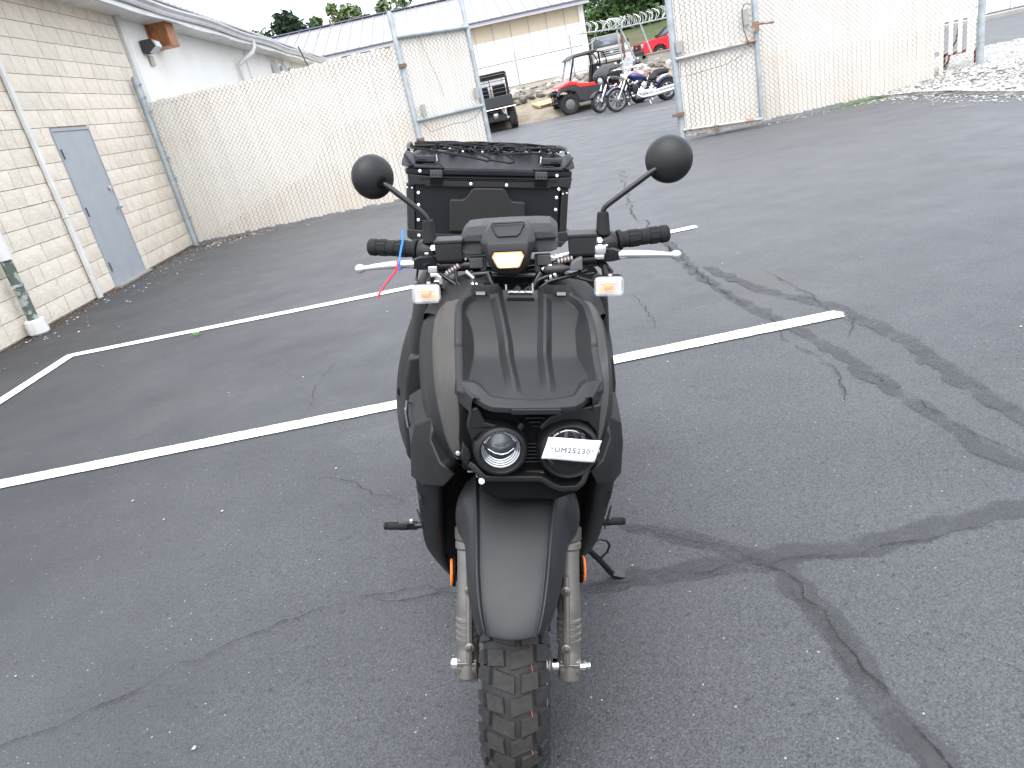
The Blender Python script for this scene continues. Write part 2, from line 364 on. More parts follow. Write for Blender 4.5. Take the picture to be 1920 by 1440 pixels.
def stripe(p0, p1, w, z=.0065, end=False):
    a, b = Vector((*p0, z)), Vector((*p1, z)); t = (b - a).normalized(); nn = Vector((-t.y, t.x, 0)) * w / 2
    k = 40; rnd = random.Random(int(p0[0] * 100)); vs = []
    for i in range(k + 1):
        p = a.lerp(b, i / k); q = nn * rnd.uniform(.96, 1.04); vs += [p + q, p - q]
    me = bpy.data.meshes.new('parking_line'); me.from_pydata([tuple(v) for v in vs], [], [(2 * i, 2 * i + 1, 2 * i + 3, 2 * i + 2) for i in range(k)])
    ul = me.uv_layers.new(name='UVMap')
    for li, loop in enumerate(me.loops): ul.data[li].uv = (loop.vertex_index // 2 / k * (1 if end else .9), loop.vertex_index % 2)
    me.materials.append(M_line); return link('parking_line', me, ground)
stripe((-4.85, 3.62), (-.6, 3.405), .122); stripe((-.6, 3.405), (1.70, 3.315), .118, end=True)
stripe((-3.74, 6.22), (-.6, 5.95), .127); stripe((-.6, 5.95), (1.80, 5.88), .12, end=True); stripe((-3.72, 6.27), (-3.76, 4.3), .127, .0072)

# ---- bank behind the yard, terrace, grass hill, gravel, far road
M_dirt = mat('dry_dirt', (.20, .165, .12), .95, n=(3, 8), col2=(.27, .23, .18), bump=(20, .8, .03))
M_grass = mat('grass_hill', (.055, .085, .03), .95, n=(.7, 8), col2=(.11, .095, .055), bump=(14, .8, .06))
def prof(pts, y):
    for (a, b), (c, d) in zip(pts, pts[1:]):
        if y <= c: return b + (d - b) * (y - a) / (c - a)
    return pts[-1][1]
bankp = [(24.6, .19), (25.2, .36), (26.6, .55), (28, .98), (31, 1.2), (34, 1.3), (40, 1.42)]
def bank_z(x, y): return prof(bankp, y) - .5 * smoothstep(5.6, 6.8, x) * smoothstep(31.3, 33, y)
bank = struct('dirt_bank', MB().grid(lambda u, v: (-13 + 25 * u, 24.6 + 15.5 * v, bank_z(-13 + 25 * u, 24.6 + 15.5 * v) + (.05 * math.sin(u * 60 + v * 9) * math.sin(v * 23) if 0 < v < .5 else 0)), 60, 40), M_dirt, smooth=60)
bank['label'] = 'brown dirt bank rising to the metal building'
hill = struct('grass_hill', MB().grid(lambda u, v: (8 + 60 * u, 40 + 50 * v, .88 + 2.3 * smoothstep(.1, .42, v) + 1.5 * v ), 30, 24), M_grass, smooth=60)
M_conc = mat('pale_concrete', (.36, .345, .32), .9, n=(2, 8), col2=(.28, .27, .25), bump=(40, .4, .004))
upper = struct('upper_road', MB().grid(lambda u, v: (7.6 + 30 * u, 38.6 + 12 * v, .93 + .1 * v + .25 * smoothstep(0, .12, u)), 18, 6), M_conc)
M_grav = mat('white_gravel', (.34, .33, .31), .95, n=(25, 5), col2=(.22, .215, .2), bump=(60, 1., .02))
def grav_edge(u):     # near edge of the gravel as x grows
    return 12.45 - 1.35 * smoothstep(6.9, 8.3, u) - .0 if False else 0
gpts = [(6.75, 12.05), (7.05, 11.25), (7.1, 10.6), (7.0, 9.9), (6.95, 9.1), (7.2, 8.3), (8.0, 7.2), (10, 5.8), (14, 4.8)]
def gedge(y):
    best = 14
    for (a, b), (c, d) in zip(gpts, gpts[1:]):
        if d <= y <= b: return a + (c - a) * (y - b) / (d - b)
    return 6.75
mbg = MB().grid(lambda u, v: ((lambda y: (gedge(min(y, 12.04)) + (16 - gedge(min(y, 12.04))) * u + .06 * math.sin(y * 31) * (1 - u), y, .004 + .16 * smoothstep(0, .25, u) * smoothstep(0, .12, min(v, 1 - v)) + .03 * math.sin(u * 40) * math.sin(y * 7) * min(1, u * 6)))(4.8 + 11.6 * v)), 60, 90)
gravel = struct('gravel_patch', mbg, M_grav, smooth=60)
# loose gravel stones scattered on the patch and spilled on the asphalt
M_stone = mat('gravel_stone', (.46, .45, .43), .9, n=(14, 3), col2=(.27, .265, .25))
rnd = random.Random(3); gs = MB()
def stone(mb_, c, r, rnd):
    vs = []
    for k in range(6):
        d = [(1, 0, 0), (-1, 0, 0), (0, 1, 0), (0, -1, 0), (0, 0, 1), (0, 0, -1)][k]
        q = r * rnd.uniform(.7, 1.3) * (.6 if k > 3 else 1); vs.append((c[0] + d[0] * q, c[1] + d[1] * q + rnd.uniform(-.2, .2) * r, c[2] + d[2] * q))
    a = rnd.uniform(0, 6.28); ca, sa = math.cos(a), math.sin(a)
    vs = [(c[0] + (x - c[0]) * ca - (y - c[1]) * sa, c[1] + (x - c[0]) * sa + (y - c[1]) * ca, z) for x, y, z in vs]
    mb_.add(vs, [(0, 2, 4), (2, 1, 4), (1, 3, 4), (3, 0, 4), (2, 0, 5), (1, 2, 5), (3, 1, 5), (0, 3, 5)])
for k in range(16000):
    y = rnd.uniform(7.5, 15.8); x0 = gedge(min(y, 12.04)); x = x0 + rnd.random() ** 1.3 * 6.5
    if y > 11.0 and x < 9.9 and y > 12.2 and x < 8.0: continue
    stone(gs, (x, y, .10 * smoothstep(0, 1.6, x - x0) + .06), rnd.uniform(.012, .04), rnd)
for k in range(420):
    y = rnd.uniform(7.5, 11.9); x = gedge(y) - abs(rnd.gauss(0, .22)); stone(gs, (x, y, .008), rnd.uniform(.008, .024), rnd)
for k in range(60):
    x = rnd.uniform(4.8, 7); stone(gs, (x, 12.0 - abs(rnd.gauss(0, .2)), .008), rnd.uniform(.008, .02), rnd)
for k in range(130): stone(gs, (-4.75 + abs(rnd.gauss(0, .35)), rnd.uniform(7.2, 12.6), .006), rnd.uniform(.006, .016), rnd)
for k in range(110): stone(gs, (-4.4 + abs(rnd.gauss(0, .6)), 12.5 - abs(rnd.gauss(0, .3)), .006), rnd.uniform(.008, .022), rnd)
for k in range(60): stone(gs, (rnd.uniform(-4.4, 2.5), rnd.uniform(1.2, 9), .004), rnd.uniform(.003, .008), rnd)
tag(obj('loose_gravel', gs, M_stone, smooth=None), 'loose pale gravel stones spilling over the asphalt edge', 'gravel', kind='stuff')
# leaf litter along the walls
M_leaf = mat('dry_leaf', (.26, .15, .07), .9, n=(8, 2), col2=(.14, .09, .05)); lf = MB()
def leaf(mb_, c, r, rnd):
    a = rnd.uniform(0, 6.28); t = rnd.uniform(-.3, .3); ca, sa = math.cos(a), math.sin(a)
    P = [(-r, 0, 0), (0, -r * .4, r * .2), (r, 0, r * t), (0, r * .4, r * .25)]
    mb_.add([(c[0] + x * ca - y * sa, c[1] + x * sa + y * ca, c[2] + z + .005) for x, y, z in P], [(0, 1, 2, 3)])
for k in range(520): leaf(lf, (-4.8 + abs(rnd.gauss(0, .08)), rnd.uniform(7, 12.6), .004), rnd.uniform(.01, .025), rnd)
for k in range(260): leaf(lf, (-4.1 + rnd.gauss(0, .35), 12.5 - abs(rnd.gauss(0, .12)), .004), rnd.uniform(.012, .035), rnd)
for k in range(30): leaf(lf, (rnd.uniform(-4.6, -2.5), rnd.uniform(6, 12), .02), rnd.uniform(.012, .03), rnd)
for k in range(300): leaf(lf, (rnd.uniform(8.2, 9.6), 12.3 + rnd.uniform(.1, 1.6), .05), rnd.uniform(.02, .06), rnd)
tag(obj('leaf_litter', lf, M_leaf, smooth=None), 'brown dry leaf litter along the foot of the block wall and fence', 'leaves', kind='stuff')
gl = MB()
M_gleaf = mat('green_leaf', (.15, .42, .06), .6)
for q in range(3): leaf(gl, (-2.50 + q * .02, 5.89 + q * .012, .022), .035, rnd)
tag(obj('green_leaf', gl, M_gleaf, smooth=None), 'small bright green leaf lying on asphalt by the left stall line', 'leaf')
gm = MB()
for k in range(260):
    x = 6.6 + rnd.gauss(0, .25); y = 12.05 - abs(rnd.gauss(0, .06)); h = rnd.uniform(.02, .07)
    gm.add([(x - .006, y, 0), (x + .006, y, 0), (x + rnd.uniform(-.03, .03), y + rnd.uniform(-.03, .02), h)], [(0, 1, 2)])
for k in range(200):
    x = rnd.uniform(8.3, 9.5); y = 12.5 + rnd.uniform(0, .5); h = rnd.uniform(.03, .12)
    gm.add([(x - .008, y, .03), (x + .008, y, .03), (x + rnd.uniform(-.05, .05), y, h)], [(0, 1, 2)])
tag(obj('weed_tuft', gm, mat('weed_green', (.14, .26, .06), .8), smooth=None), 'low green weeds at the foot of the right fence beside the gravel', 'weeds', kind='stuff')
# far road right
M_road = mat('far_grey_asphalt', (.12, .12, .125), .85, n=(1, 6), col2=(.1, .1, .105))
fr_ = struct('side_road', MB().grid(lambda u, v: (10.2 + 40 * u, 17.4 + 13.5 * v - 1.5 * u * (1 - v), .02), 6, 6), M_road)
obj('kerb', MB().box((29, 31.9, .07), (36, 1.3, .14)), M_conc, fr_)
# ================================================================== LEFT BUILDING (split-face block + white metal wall)
WX = -4.86
bld = thing('block_building', 'cream split-face block building with gutter, blue-grey steel door and white metal extension', 'building', (WX, 9, 0))
def loc(mb, o): return mb.xf(Matrix.Translation(-Vector(o.location)))
M_block_w = mat('split_face_block', (.69, .615, .515), .92, n=(7, 8), col2=(.75, .685, .59), bump=(38, .9, .010), rand=.08)
M_mort = mat('mortar', (.60, .545, .47), .95, n=(30, 4), col2=(.36, .32, .27))
M_wmetal = mat('white_painted_metal', (.88, .87, .83), .5, n=(1.5, 7), col2=(.83, .81, .77), bump=(3, .1, .01))
M_trim = mat('white_trim', (.72, .72, .7), .45, n=(3, 6), col2=(.6, .6, .58))
M_door = mat('blue_grey_door_paint', (.345, .375, .405), .42, n=(5, 7), col2=(.32, .35, .38), bump=(60, .1, .002))
obj('wall', loc(MB().box((WX - .16, 9.4, 1.85), (.3, 7.5, 3.7)), bld), M_mort, bld)
rnd = random.Random(11); meshes = {}
def block_mesh(L):
    key = (round(L, 2), rnd.randrange(4))
    if key in meshes: return meshes[key]
    mb = MB(); n_, h_ = max(2, int(L / .1)), 3; H_ = .1965
    def f(u, v):
        e = min(u, 1 - u, v, 1 - v)
        return (.014 + (.010 * rnd.random() if e > .01 else -.003 + .004 * rnd.random()), (u - .5) * (L - .007), (v - .5) * H_)
    mb.grid(f, n_, h_); nv = len(mb.v)
    P = [(0, s * (L - .007) / 2, t * H_ / 2) for s, t in ((-1, -1), (1, -1), (1, 1), (-1, 1))]; mb.v += P
    c0, c1, c2, c3 = 0, n_, (n_ + 1) * (h_ + 1) - 1, (n_ + 1) * h_
    for (a, b, p, q) in ((c0, c1, 0, 1), (c1, c2, 1, 2), (c2, c3, 2, 3), (c3, c0, 3, 0)): mb.f.append((nv + p, nv + q, b, a))
    me = mb.mesh('block', M_block_w); fixn(me); me.shade_smooth(); me.set_sharp_from_angle(angle=R(50)); meshes[key] = me; return me
D0, D1 = 9.70, 10.66      # door opening along y
for r_ in range(18):
    z = .12 + .203 * r_
    spans = [(6.3, 12.93)] if z > 2.1 else [(6.3, D0 - .002), (D1 + .002, 12.93)]
    for lo, hi in spans:
        y = hi; first = r_ % 2
        while y - lo > .05:
            L = .2 if first else rnd.choice([.405, .405, .3, .405, .61, .2]); first = False
            if y - L - lo < .12: L = y - lo if y - lo < .7 else (y - lo) / 2
            me = block_mesh(round(L, 1) if round(L, 1) > .1 else .2)
            o = link('block', me, bld, (0, y - L / 2 - 9, z)); o.scale.y = L / (round(L, 1) if round(L, 1) > .1 else .2)
            y -= L
# door
dr = obj('door', loc(MB().box((WX + .012, (D0 + D1) / 2, 1.0), (.03, .93, 1.98)), bld), M_door, bld, bevel=.003)
obj('door_frame', loc(MB().box((WX + .015, (D0 + D1) / 2, 2.01), (.045, .985, .035)).box((WX + .014, D0 + .0, 1.0), (.04, .03, 2.0)).box((WX + .014, D1 - .0, 1.0), (.04, .03, 2.0)), bld), M_door, bld)
for z in (1.72, 1.0, .28): obj('hinge', MB().tube([(WX + .04 - WX, D0 + .02 - 9, z - .06), (WX + .04 - WX, D0 + .02 - 9, z + .06)], .011), mat('dark_hinge', (.08, .085, .09), .5), dr)
k_ = Vector((.035, D1 - .1 - 9, 0))
obj('door_knob', MB().lathe([(.008, 0), (.012, .03), (.03, .045), (.03, .07), (.015, .08)], (k_.x, k_.y, .96), (1, 0, 0), 16), M_alu, dr)
obj('dead_bolt', MB().lathe([(.03, 0), (.03, .02), (.018, .025)], (k_.x, k_.y, 1.22), (1, 0, 0), 16), M_alu, dr)
obj('door_sill', loc(MB().box((WX + .05, (D0 + D1) / 2, .012), (.12, 1.05, .03)), bld), M_conc, bld)
obj('corner_trim', loc(MB().box((WX + .03, 13.03, 1.85), (.08, .16, 3.7)), bld), M_trim, bld, bevel=.004)
obj('metal_wall', loc(MB().box((WX - .12, 23.4, 1.85), (.2, 20.5, 3.7)), bld), M_wmetal, bld)
for y in (20.6, 26.5): obj('wall_seam', loc(MB().box((WX - .008, y, 1.9), (.022, .03, 3.6)), bld), M_trim, bld)
obj('white_pipe', loc(MB().box((WX + .055, 9.15, 1.85), (.045, .07, 3.7)).box((WX + .055, 9.15, 1.02), (.055, .082, .02)), bld), M_trim, bld, bevel=.006)
# eave: soffit, fascia, K-gutter, roof
EX = WX + .42
g2 = [(0, 0), (.06, .0), (.085, .03), (.085, .06), (.13, .10), (.13, .135), (.115, .135), (.115, .11), (.07, .06), (.07, .02), (0, .02)]
gsec = lambda y, zz: [(EX + a, y, zz + b) for a, b in g2]
def eave_z(y): return 3.60 + .012 * math.sin(y * 1.1) 
obj('gutter', loc(MB().loft([gsec(5.5 + k * .7, 3.66 + .02 * math.sin(k * .9)) for k in range(41)]), bld), mat('gutter_white', (.60, .60, .61), .35, n=(2, 5), col2=(.5, .5, .51)), bld, smooth=40)
obj('fascia', loc(MB().box((EX - .012, 19.6, 3.70), (.024, 28.2, .24)), bld), M_trim, bld)
obj('drip_edge', loc(MB().loft([[(EX + .012, y, 3.575 + .012 * math.sin(y * 2.3)), (EX + .03, y, 3.575 + .012 * math.sin(y * 2.3)), (EX + .025, y, 3.64), (EX + .012, y, 3.64)] for y in [5.5 + .35 * k for k in range(80)]]), bld), M_trim, bld)
obj('soffit', loc(MB().box(((EX + WX) / 2 - .01, 19.6, 3.63), (.42, 28.2, .03)), bld), M_trim, bld)
M_roofw = mat('white_ribbed_roof', (.5, .5, .53), .4, n=(1, 6), col2=(.42, .42, .45))
obj('roof', loc(MB().loft([[(EX + .05, y, 3.86), (EX + .05, y, 3.88), (EX - 6, y, 5.0), (EX - 6, y, 4.97)] for y in (5.5, 33.6)]), bld), M_roofw, bld)
rib = MB().loft([[(EX + .07, y, 3.87), (EX + .07, y, 3.905), (EX - 6, y, 5.04), (EX - 6, y, 5.0)] for y in (-.02, .02)]).mesh('roof_rib', M_roofw)
for k in range(90): link('roof_rib', rib, bld, (-WX, 5.7 + .31 * k - 9, 0))
# copper hood, wall lamp
hd_ = thing('copper_hood', 'rust-coloured copper vent hood on the white wall under the gutter', 'vent', (WX, 14.5, 3.45))
M_cop = mat('copper_sheet', (.48, .21, .085), .45, metal=.55, n=(9, 5), col2=(.3, .13, .06))
obj('hood', MB().box((.17, 0, -.02), (.30, .42, .40)), M_cop, hd_, bevel=.008); obj('hood_flange', MB().box((.012, 0, 0), (.02, .5, .44)), M_cop, hd_)
wl_ = thing('wall_lamp', 'dark grey box wall lamp with glass front below the copper hood', 'wall lamp', (WX, 13.85, 3.22))
obj('housing', MB().prism([(0, .1), (.18, .1), (.23, -.02), (.10, -.1), (0, -.1)], -.13, .13, 'y'), mat('lamp_housing', (.05, .048, .047), .5), wl_, bevel=.004)
obj('lamp_lens', MB().prism([(.19, .09), (.235, .06), (.255, -.03), (.12, -.115), (.11, -.1), (.232, -.02)], -.12, .12, 'y'), mat('lamp_lens', (.5, .52, .54), .2), wl_)
obj('base_plate', MB().box((.012, .12, -.2), (.024, .16, .16)), mat('beige_plate', (.5, .46, .38), .7), wl_)
ds_ = thing('downspout', 'white gutter downspout with a bent elbow on the white wall', 'downspout', (WX, 19.6, 3.6))
obj('elbow', MB().tube([(.47, .2, .08), (.47, .2, -.05), (.42, .1, -.18), (.2, -.1, -.32), (.09, -.15, -.40)], .055, 10), M_trim, ds_, smooth=60)
obj('pipe', MB().tube([(.07, -.15, -.38), (.07, -.15, -3.55)], .05, 10), M_trim, ds_, smooth=60)
for y, lb in ((23.6, 'round-faced electric meter on the white wall, left of the pair by the fence top'), (24.8, 'round-faced electric meter on the white wall, right of the pair by the fence top')):
    e_ = thing('electric_meter', lb, 'meter', (WX, y, 3.12))
    obj('box', MB().box((.09, 0, 0), (.18, .42, .55)), M_trim, e_, bevel=.01); obj('dial', MB().lathe([(.14, 0), (.14, .09), (.11, .12)], (.18, 0, .06), (1, 0, 0), 16), mat('meter_face', (.35, .36, .38), .3), e_)
    obj('conduit', MB().tube([(.05, .1, .25), (.05, .1, .46)], .03, 8), M_trim, e_)
# green pipe at frame left
gp = thing('green_pipe', 'weathered green drain pipe with white clamp standing in a white boot by the block wall', 'drain pipe', (WX + .13, 7.58, 0))
M_gpipe = mat('weathered_green_paint', (.09, .12, .10), .7, n=(14, 7, .5, .56), col2=(.33, .36, .33))
obj('pipe', MB().lathe([(.052, .10), (.052, .95)], (0, 0, 0), (0, 0, 1), 20), M_gpipe, gp)
obj('upper_pipe', MB().lathe([(.075, .80), (.075, 2.6), (.06, 2.6)], (0, 0, 0), (0, 0, 1), 20), M_trim, gp)
obj('boot', MB().lathe([(.085, 0), (.105, .02), (.10, .15), (.085, .17), (.06, .165)], (0, 0, 0), (0, 0, 1), 10), M_trim, gp, bevel=.006)
obj('clamp', MB().lathe([(.06, .52), (.062, .545), (.052, .545)], (0, 0, 0), (0, 0, 1), 20).box((.02, -.08, .53), (.02, .1, .02)), M_alu, gp)

# ================================================================== FENCES AND GATES
M_galv = mat('galvanised_pipe', (.40, .44, .46), .5, metal=.35, n=(7, 8), col2=(.30, .335, .35), bump=(50, .15, .002))
M_galvr = mat('rusty_galvanised_pipe', (.42, .43, .43), .55, metal=.3, n=(6, 8, .46, .6), col2=(.26, .17, .12))
M_wire = mat('chain_link_wire', (.49, .45, .40), .6, metal=.15, n=(1.2, 6, .45, .62), col2=(.40, .31, .23))
M_slat = mat('white_privacy_slat', (.72, .70, .655), .5, rand=.06)
N, Lk, B = nodes(M_slat); g_ = N.new('ShaderNodeNewGeometry'); OC = g_.outputs['Position']
rs_ = ramp(noise(.8, 7, .7, dist=.3), [(.52, 0.), (.72, .42)])
sz = N.new('ShaderNodeSeparateXYZ'); Lk.new(OC, sz.inputs[0])
lowd = ramp(math_('ADD', math_('MULTIPLY', sz.outputs[2], -.45), math_('ADD', .62, math_('MULTIPLY', noise(6, 5, .7), .5))), [(.45, 0.), (1., .45)])
prev = B.inputs['Base Color'].links[0].from_socket
c_ = mixc(rs_, prev, (.62, .47, .34)); c_ = mixc(lowd, c_, (.58, .49, .38)); Lk.new(c_, B.inputs['Base Color'])
PX = .077
def chain(W_, H_, z0, p=PX, r=.0026, yoff=0.):
    mb = MB(); n_ = int(W_ / p); seg = int(H_ / (p / 2))
    for k in range(n_ + 1):
        for s_ in range(seg):
            xa = k * p + (p / 2 if s_ % 2 else 0) - p / 4; xb = k * p + (0 if s_ % 2 else p / 2) - p / 4
            if k % 2: pass
            za, zb = z0 + s_ * p / 2, z0 + (s_ + 1) * p / 2
            mb.add([(xa - r, yoff, za), (xa + r, yoff, za), (xb + r, yoff, zb), (xb - r, yoff, zb), (xa, yoff - 1.5 * r, za), (xb, yoff - 1.5 * r, zb)], [(0, 4, 5, 3), (4, 1, 2, 5)])
            # neighbouring wire crosses the other way
            xc, xd = k * p + (0 if s_ % 2 else p / 2) + p / 4, k * p + (p / 2 if s_ % 2 else 0) + p / 4
            mb.add([(xc - r, yoff, za), (xc + r, yoff, za), (xd + r, yoff, zb), (xd - r, yoff, zb), (xc, yoff - 1.5 * r, za), (xd, yoff - 1.5 * r, zb)], [(0, 4, 5, 3), (4, 1, 2, 5)])
    return mb
SL = {}
def slat_mesh(H_):
    k = round(H_, 2)
    if k not in SL:
        mb = MB().box((0, 0, H_ / 2), (PX * .90, .007, H_)); SL[k] = mb.mesh('slat', M_slat)
    return SL[k]
def fence_part(t, W_, H_, z0=.04, skip=(), lower=None, ragged=.03):
    rnd = random.Random(int(W_ * 1000))
    for k in range(int(W_ / PX)):
        if k in skip: continue
        zz = z0 + rnd.uniform(0, ragged); hh = H_ - (zz - z0) - rnd.uniform(0, ragged)
        if lower and k in lower: zz = lower[k]; hh = H_ - zz
        o = link('slat', slat_mesh(round(hh, 2)), t, (k * PX + PX / 2, .006 + rnd.uniform(-.002, .002), zz))
    obj('chain_link_mesh', chain(W_, H_, z0), M_wire, t, smooth=None)
def post(t, x, y, z0, z1, r, mt=None, cap=True, name='post'):
    mt = mt or M_galv
    return obj(name, MB().lathe([(r, z0), (r, z1), (r * .8, z1 + r * .7), (.002, z1 + r)], (x, y, 0), (0, 0, 1), 14), mt, t, smooth=50)
def rail(t, a, b, r, mt=None, name='rail'): return obj(name, MB().tube([a, b], r, 10), mt or M_galv, t, smooth=50)
# left fence from the building corner to the gate post
LW = 4.12; ang = math.atan2(12.2 - 12.66, 4.1)
lf_ = thing('left_fence', 'white slatted chain-link fence between the block building and the open gate', 'fence', (-4.70, 12.66, 0), (0, 0, ang))
fence_part(lf_, LW, 2.28)
post(lf_, -.05, -.03, 0, 2.66, .05)
for z in (.45, 1.1, 1.42, 2.15, 2.36, 2.55): obj('band', MB().lathe([(.054, z), (.056, z + .02), (.054, z + .04)], (-.05, -.03, 0), (0, 0, 1), 14).box((.01, -.03, z + .02), (.05, .02, .03)), M_galv, lf_)
rail(lf_, (0, .03, 2.24), (LW, .03, 2.24), .02, name='top_rail'); 
obj('wire_arm', MB().box((2.65, .04, 2.42), (.02, .02, .36), Matrix.Rotation(R(-12), 3, 'Y')), mat('rusty_arm', (.09, .08, .08), .7), lf_)
def curly(a, b, n_, r_, rnd_):
    a, b = Vector(a), Vector(b); P = []
    for k in range(n_ + 1):
        t = k / n_; p = a.lerp(b, t); P.append(p + Vector((math.cos(t * 34) * r_, 0, math.sin(t * 34) * r_ * .6 + rnd_.uniform(-.01, .01))))
    return P
obj('barbed_wire', MB().tube(curly((2.6, .04, 2.6), (LW, .02, 2.95), 90, .07, rnd), .003, 4), M_wire, lf_)
# gate post left and left leaf swung outwards
GX, GY = -.60, 12.12
lg = thing('left_gate_leaf', 'left gate leaf of white slats in a galvanised pipe frame, swung outward', 'gate', (GX, GY, 0), (0, 0, R(38)))
LWg = 1.42
post(lg, 0, 0, 0, 2.72, .045, name='hinge_post')
fence_part(lg, LWg, 2.34, .12)
post(lg, LWg, -.02, .06, 3.3, .04, name='frame_upright')
for z, r in ((2.4, .034), (1.19, .032), (.16, .03)): rail(lg, (0, -.035, z), (LWg, -.035, z), r, name='frame_rail')
for x, z in ((.16, 1.32), (LWg - .12, 1.40)): obj('latch_plate', MB().box((x, -.07, z), (.075, .04, .17)), mat('grey_latch', (.33, .33, .31), .6), lg, bevel=.005)
obj('loose_wire', MB().tube([(.12, -.06, 1.12), (.2, -.065, .98), (.45, -.06, 1.0), (.7, -.06, 1.02), (.95, -.06, 1.0), (1.2, -.06, 1.04), (1.3, -.06, 1.12)], .004, 5), mat('dark_wire', (.1, .1, .1), .7), lg)
obj('loose_wire', MB().tube([(.3, -.03, 3.0), (.38, -.03, 2.8), (.42, -.03, 2.5), (.46, -.03, 2.2), (.62, -.02, 1.7), (.66, -.02, 1.45)], .004, 5), M_wire, lg)
obj('loose_wire', MB().tube([(0, 0, 2.7), (.2, 0, 2.6), (.5, 0, 2.66), (.9, 0, 2.72), (1.15, 0, 2.78), (1.3, 0, 2.7), (1.36, 0, 2.45)], .003, 5), M_wire, lg)
for z in (2.0, .9): obj('hinge', MB().box((-.02, -.05, z), (.12, .05, .05)).lathe([(.05, z - .03), (.052, z), (.05, z + .03)], (0, 0, 0), (0, 0, 1), 12), mat('rusty_hinge', (.16, .12, .09), .8), lg)
# right gate post, right leaf folded back towards the viewer
rp = Vector((3.63, 12.22, 0))
rg = thing('right_gate_leaf', 'right gate leaf with rusty rails and lock box, folded back against the right fence', 'gate', rp, (0, 0, R(-24)))
post(rg, 0, 0, 0, 3.4, .055, name='hinge_post')
RWg = 1.24
fence_part(rg, RWg, 2.9, .05)
post(rg, RWg, -.03, .12, 3.4, .036, name='frame_upright')
rail(rg, (.03, -.045, 1.25), (RWg, -.045, 1.27), .030, M_galvr, 'frame_rail'); rail(rg, (.03, -.045, .17), (RWg, -.045, .13), .026, M_galvr, 'frame_rail'); rail(rg, (.03, -.045, 2.95), (RWg, -.045, 2.95), .03, M_galvr, 'frame_rail')
obj('lock_box', MB().box((.10, -.07, 1.42), (.1, .05, .17)), mat('grey_latch', (.33, .33, .31), .6), rg, bevel=.005)
obj('lock_box', MB().box((RWg - .14, -.06, 1.62), (.08, .05, .22)), mat('grey_latch', (.33, .33, .31), .6), rg, bevel=.005)
obj('latch_bar', MB().tube([(RWg - .02, -.08, 1.50), (RWg + .26, -.10, 1.47)], .02, 8).box((RWg, -.07, 1.46), (.1, .06, .14)), M_galvr, rg)
obj('cable', MB().tube([(RWg - .06, -.09, 1.78), (RWg - .14, -.1, 1.80), (RWg - .18, -.1, 1.72), (RWg - .17, -.1, 1.45), (RWg - .13, -.09, 1.30), (RWg - .08, -.07, 1.2)], .008, 6), mat('dark_wire', (.1, .1, .1), .7), rg)
obj('loose_wire', MB().tube([(.1, -.07, 1.22), (.07, -.075, .98), (.25, -.07, .98), (.45, -.07, 1.0), (.75, -.07, 1.02), (1.0, -.07, 1.1), (1.08, -.07, 1.2)], .004, 5), mat('dark_wire', (.1, .1, .1), .7), rg)
for z in (2.62, .42): obj('hinge', MB().box((-.03, -.06, z), (.18, .07, .05)).lathe([(.06, z - .035), (.063, z), (.06, z + .035)], (0, 0, 0), (0, 0, 1), 12), mat('rusty_hinge', (.16, .12, .09), .8), rg)
obj('drop_bolt', MB().box((.55, -.06, .10), (.07, .04, .12)), mat('rusty_hinge', (.16, .12, .09), .8), rg)
# right fence
RW = 5.95; r0 = Vector((3.75, 12.22, 0)); ang2 = 0.012
rf_ = thing('right_fence', 'long white slatted chain-link fence right of the gate with missing slats near its end', 'fence', r0, (0, 0, ang2))
nS = int(RW / PX); miss = {}
skipset = set()
for k, z in ((57, .75), (58, 1.6), (59, .55), (60, 1.5), (61, 1.75), (62, .62), (63, 1.75), (64, 1.8)): miss[k] = z
miss = {}
seq = [(54, .50), (55, .04), (56, 1.05), (57, .42), (58, 1.0), (59, .42), (60, 1.05), (61, .40), (62, .40)]
for s_ in seq: miss[s_[0]] = s_[1] if s_[1] is not None else .02
fence_part(rf_, 63 * PX, 3.0, .03, skipset, miss)
post(rf_, 4.93, .0, -.1, 3.2, .055, M_galv)
for z in (.5, 1.05, 1.6): obj('band', MB().lathe([(.058, z), (.06, z + .02), (.058, z + .03)], (4.93, .0, 0), (0, 0, 1), 14).box((4.87, .0, z), (.08, .015, .02)), M_galv, rf_)
rail(rf_, (0, .03, 3.0), (4.93, .03, 3.0), .02, name='top_rail')
# rusty gate rail seen through the missing slats and a bent branch
br = thing('rusty_rail', 'dark red rusty rail lying behind the gap in the right fence', 'rail', (8.55, 12.9, .0))
obj('rail_bar', MB().box((.2, 0, .38), (.62, .05, .045)), mat('dark_red_rust', (.13, .025, .02), .8), br); obj('rail_leg', MB().box((-.08, 0, .2), (.05, .05, .4)).box((.5, 0, .2), (.05, .05, .4)), mat('dark_red_rust', (.13, .025, .02), .8), br)
tag(obj('bent_branch', MB().tube([(8.18, 12.5, .05), (8.28, 12.52, .25), (8.36, 12.54, .45), (8.45, 12.55, .6), (8.5, 12.56, .85)], [.022, .02, .018, .014, .008], 6), mat('dark_bark', (.07, .055, .05), .9)), 'bent dark branch leaning behind the gap in the right fence', 'branch')

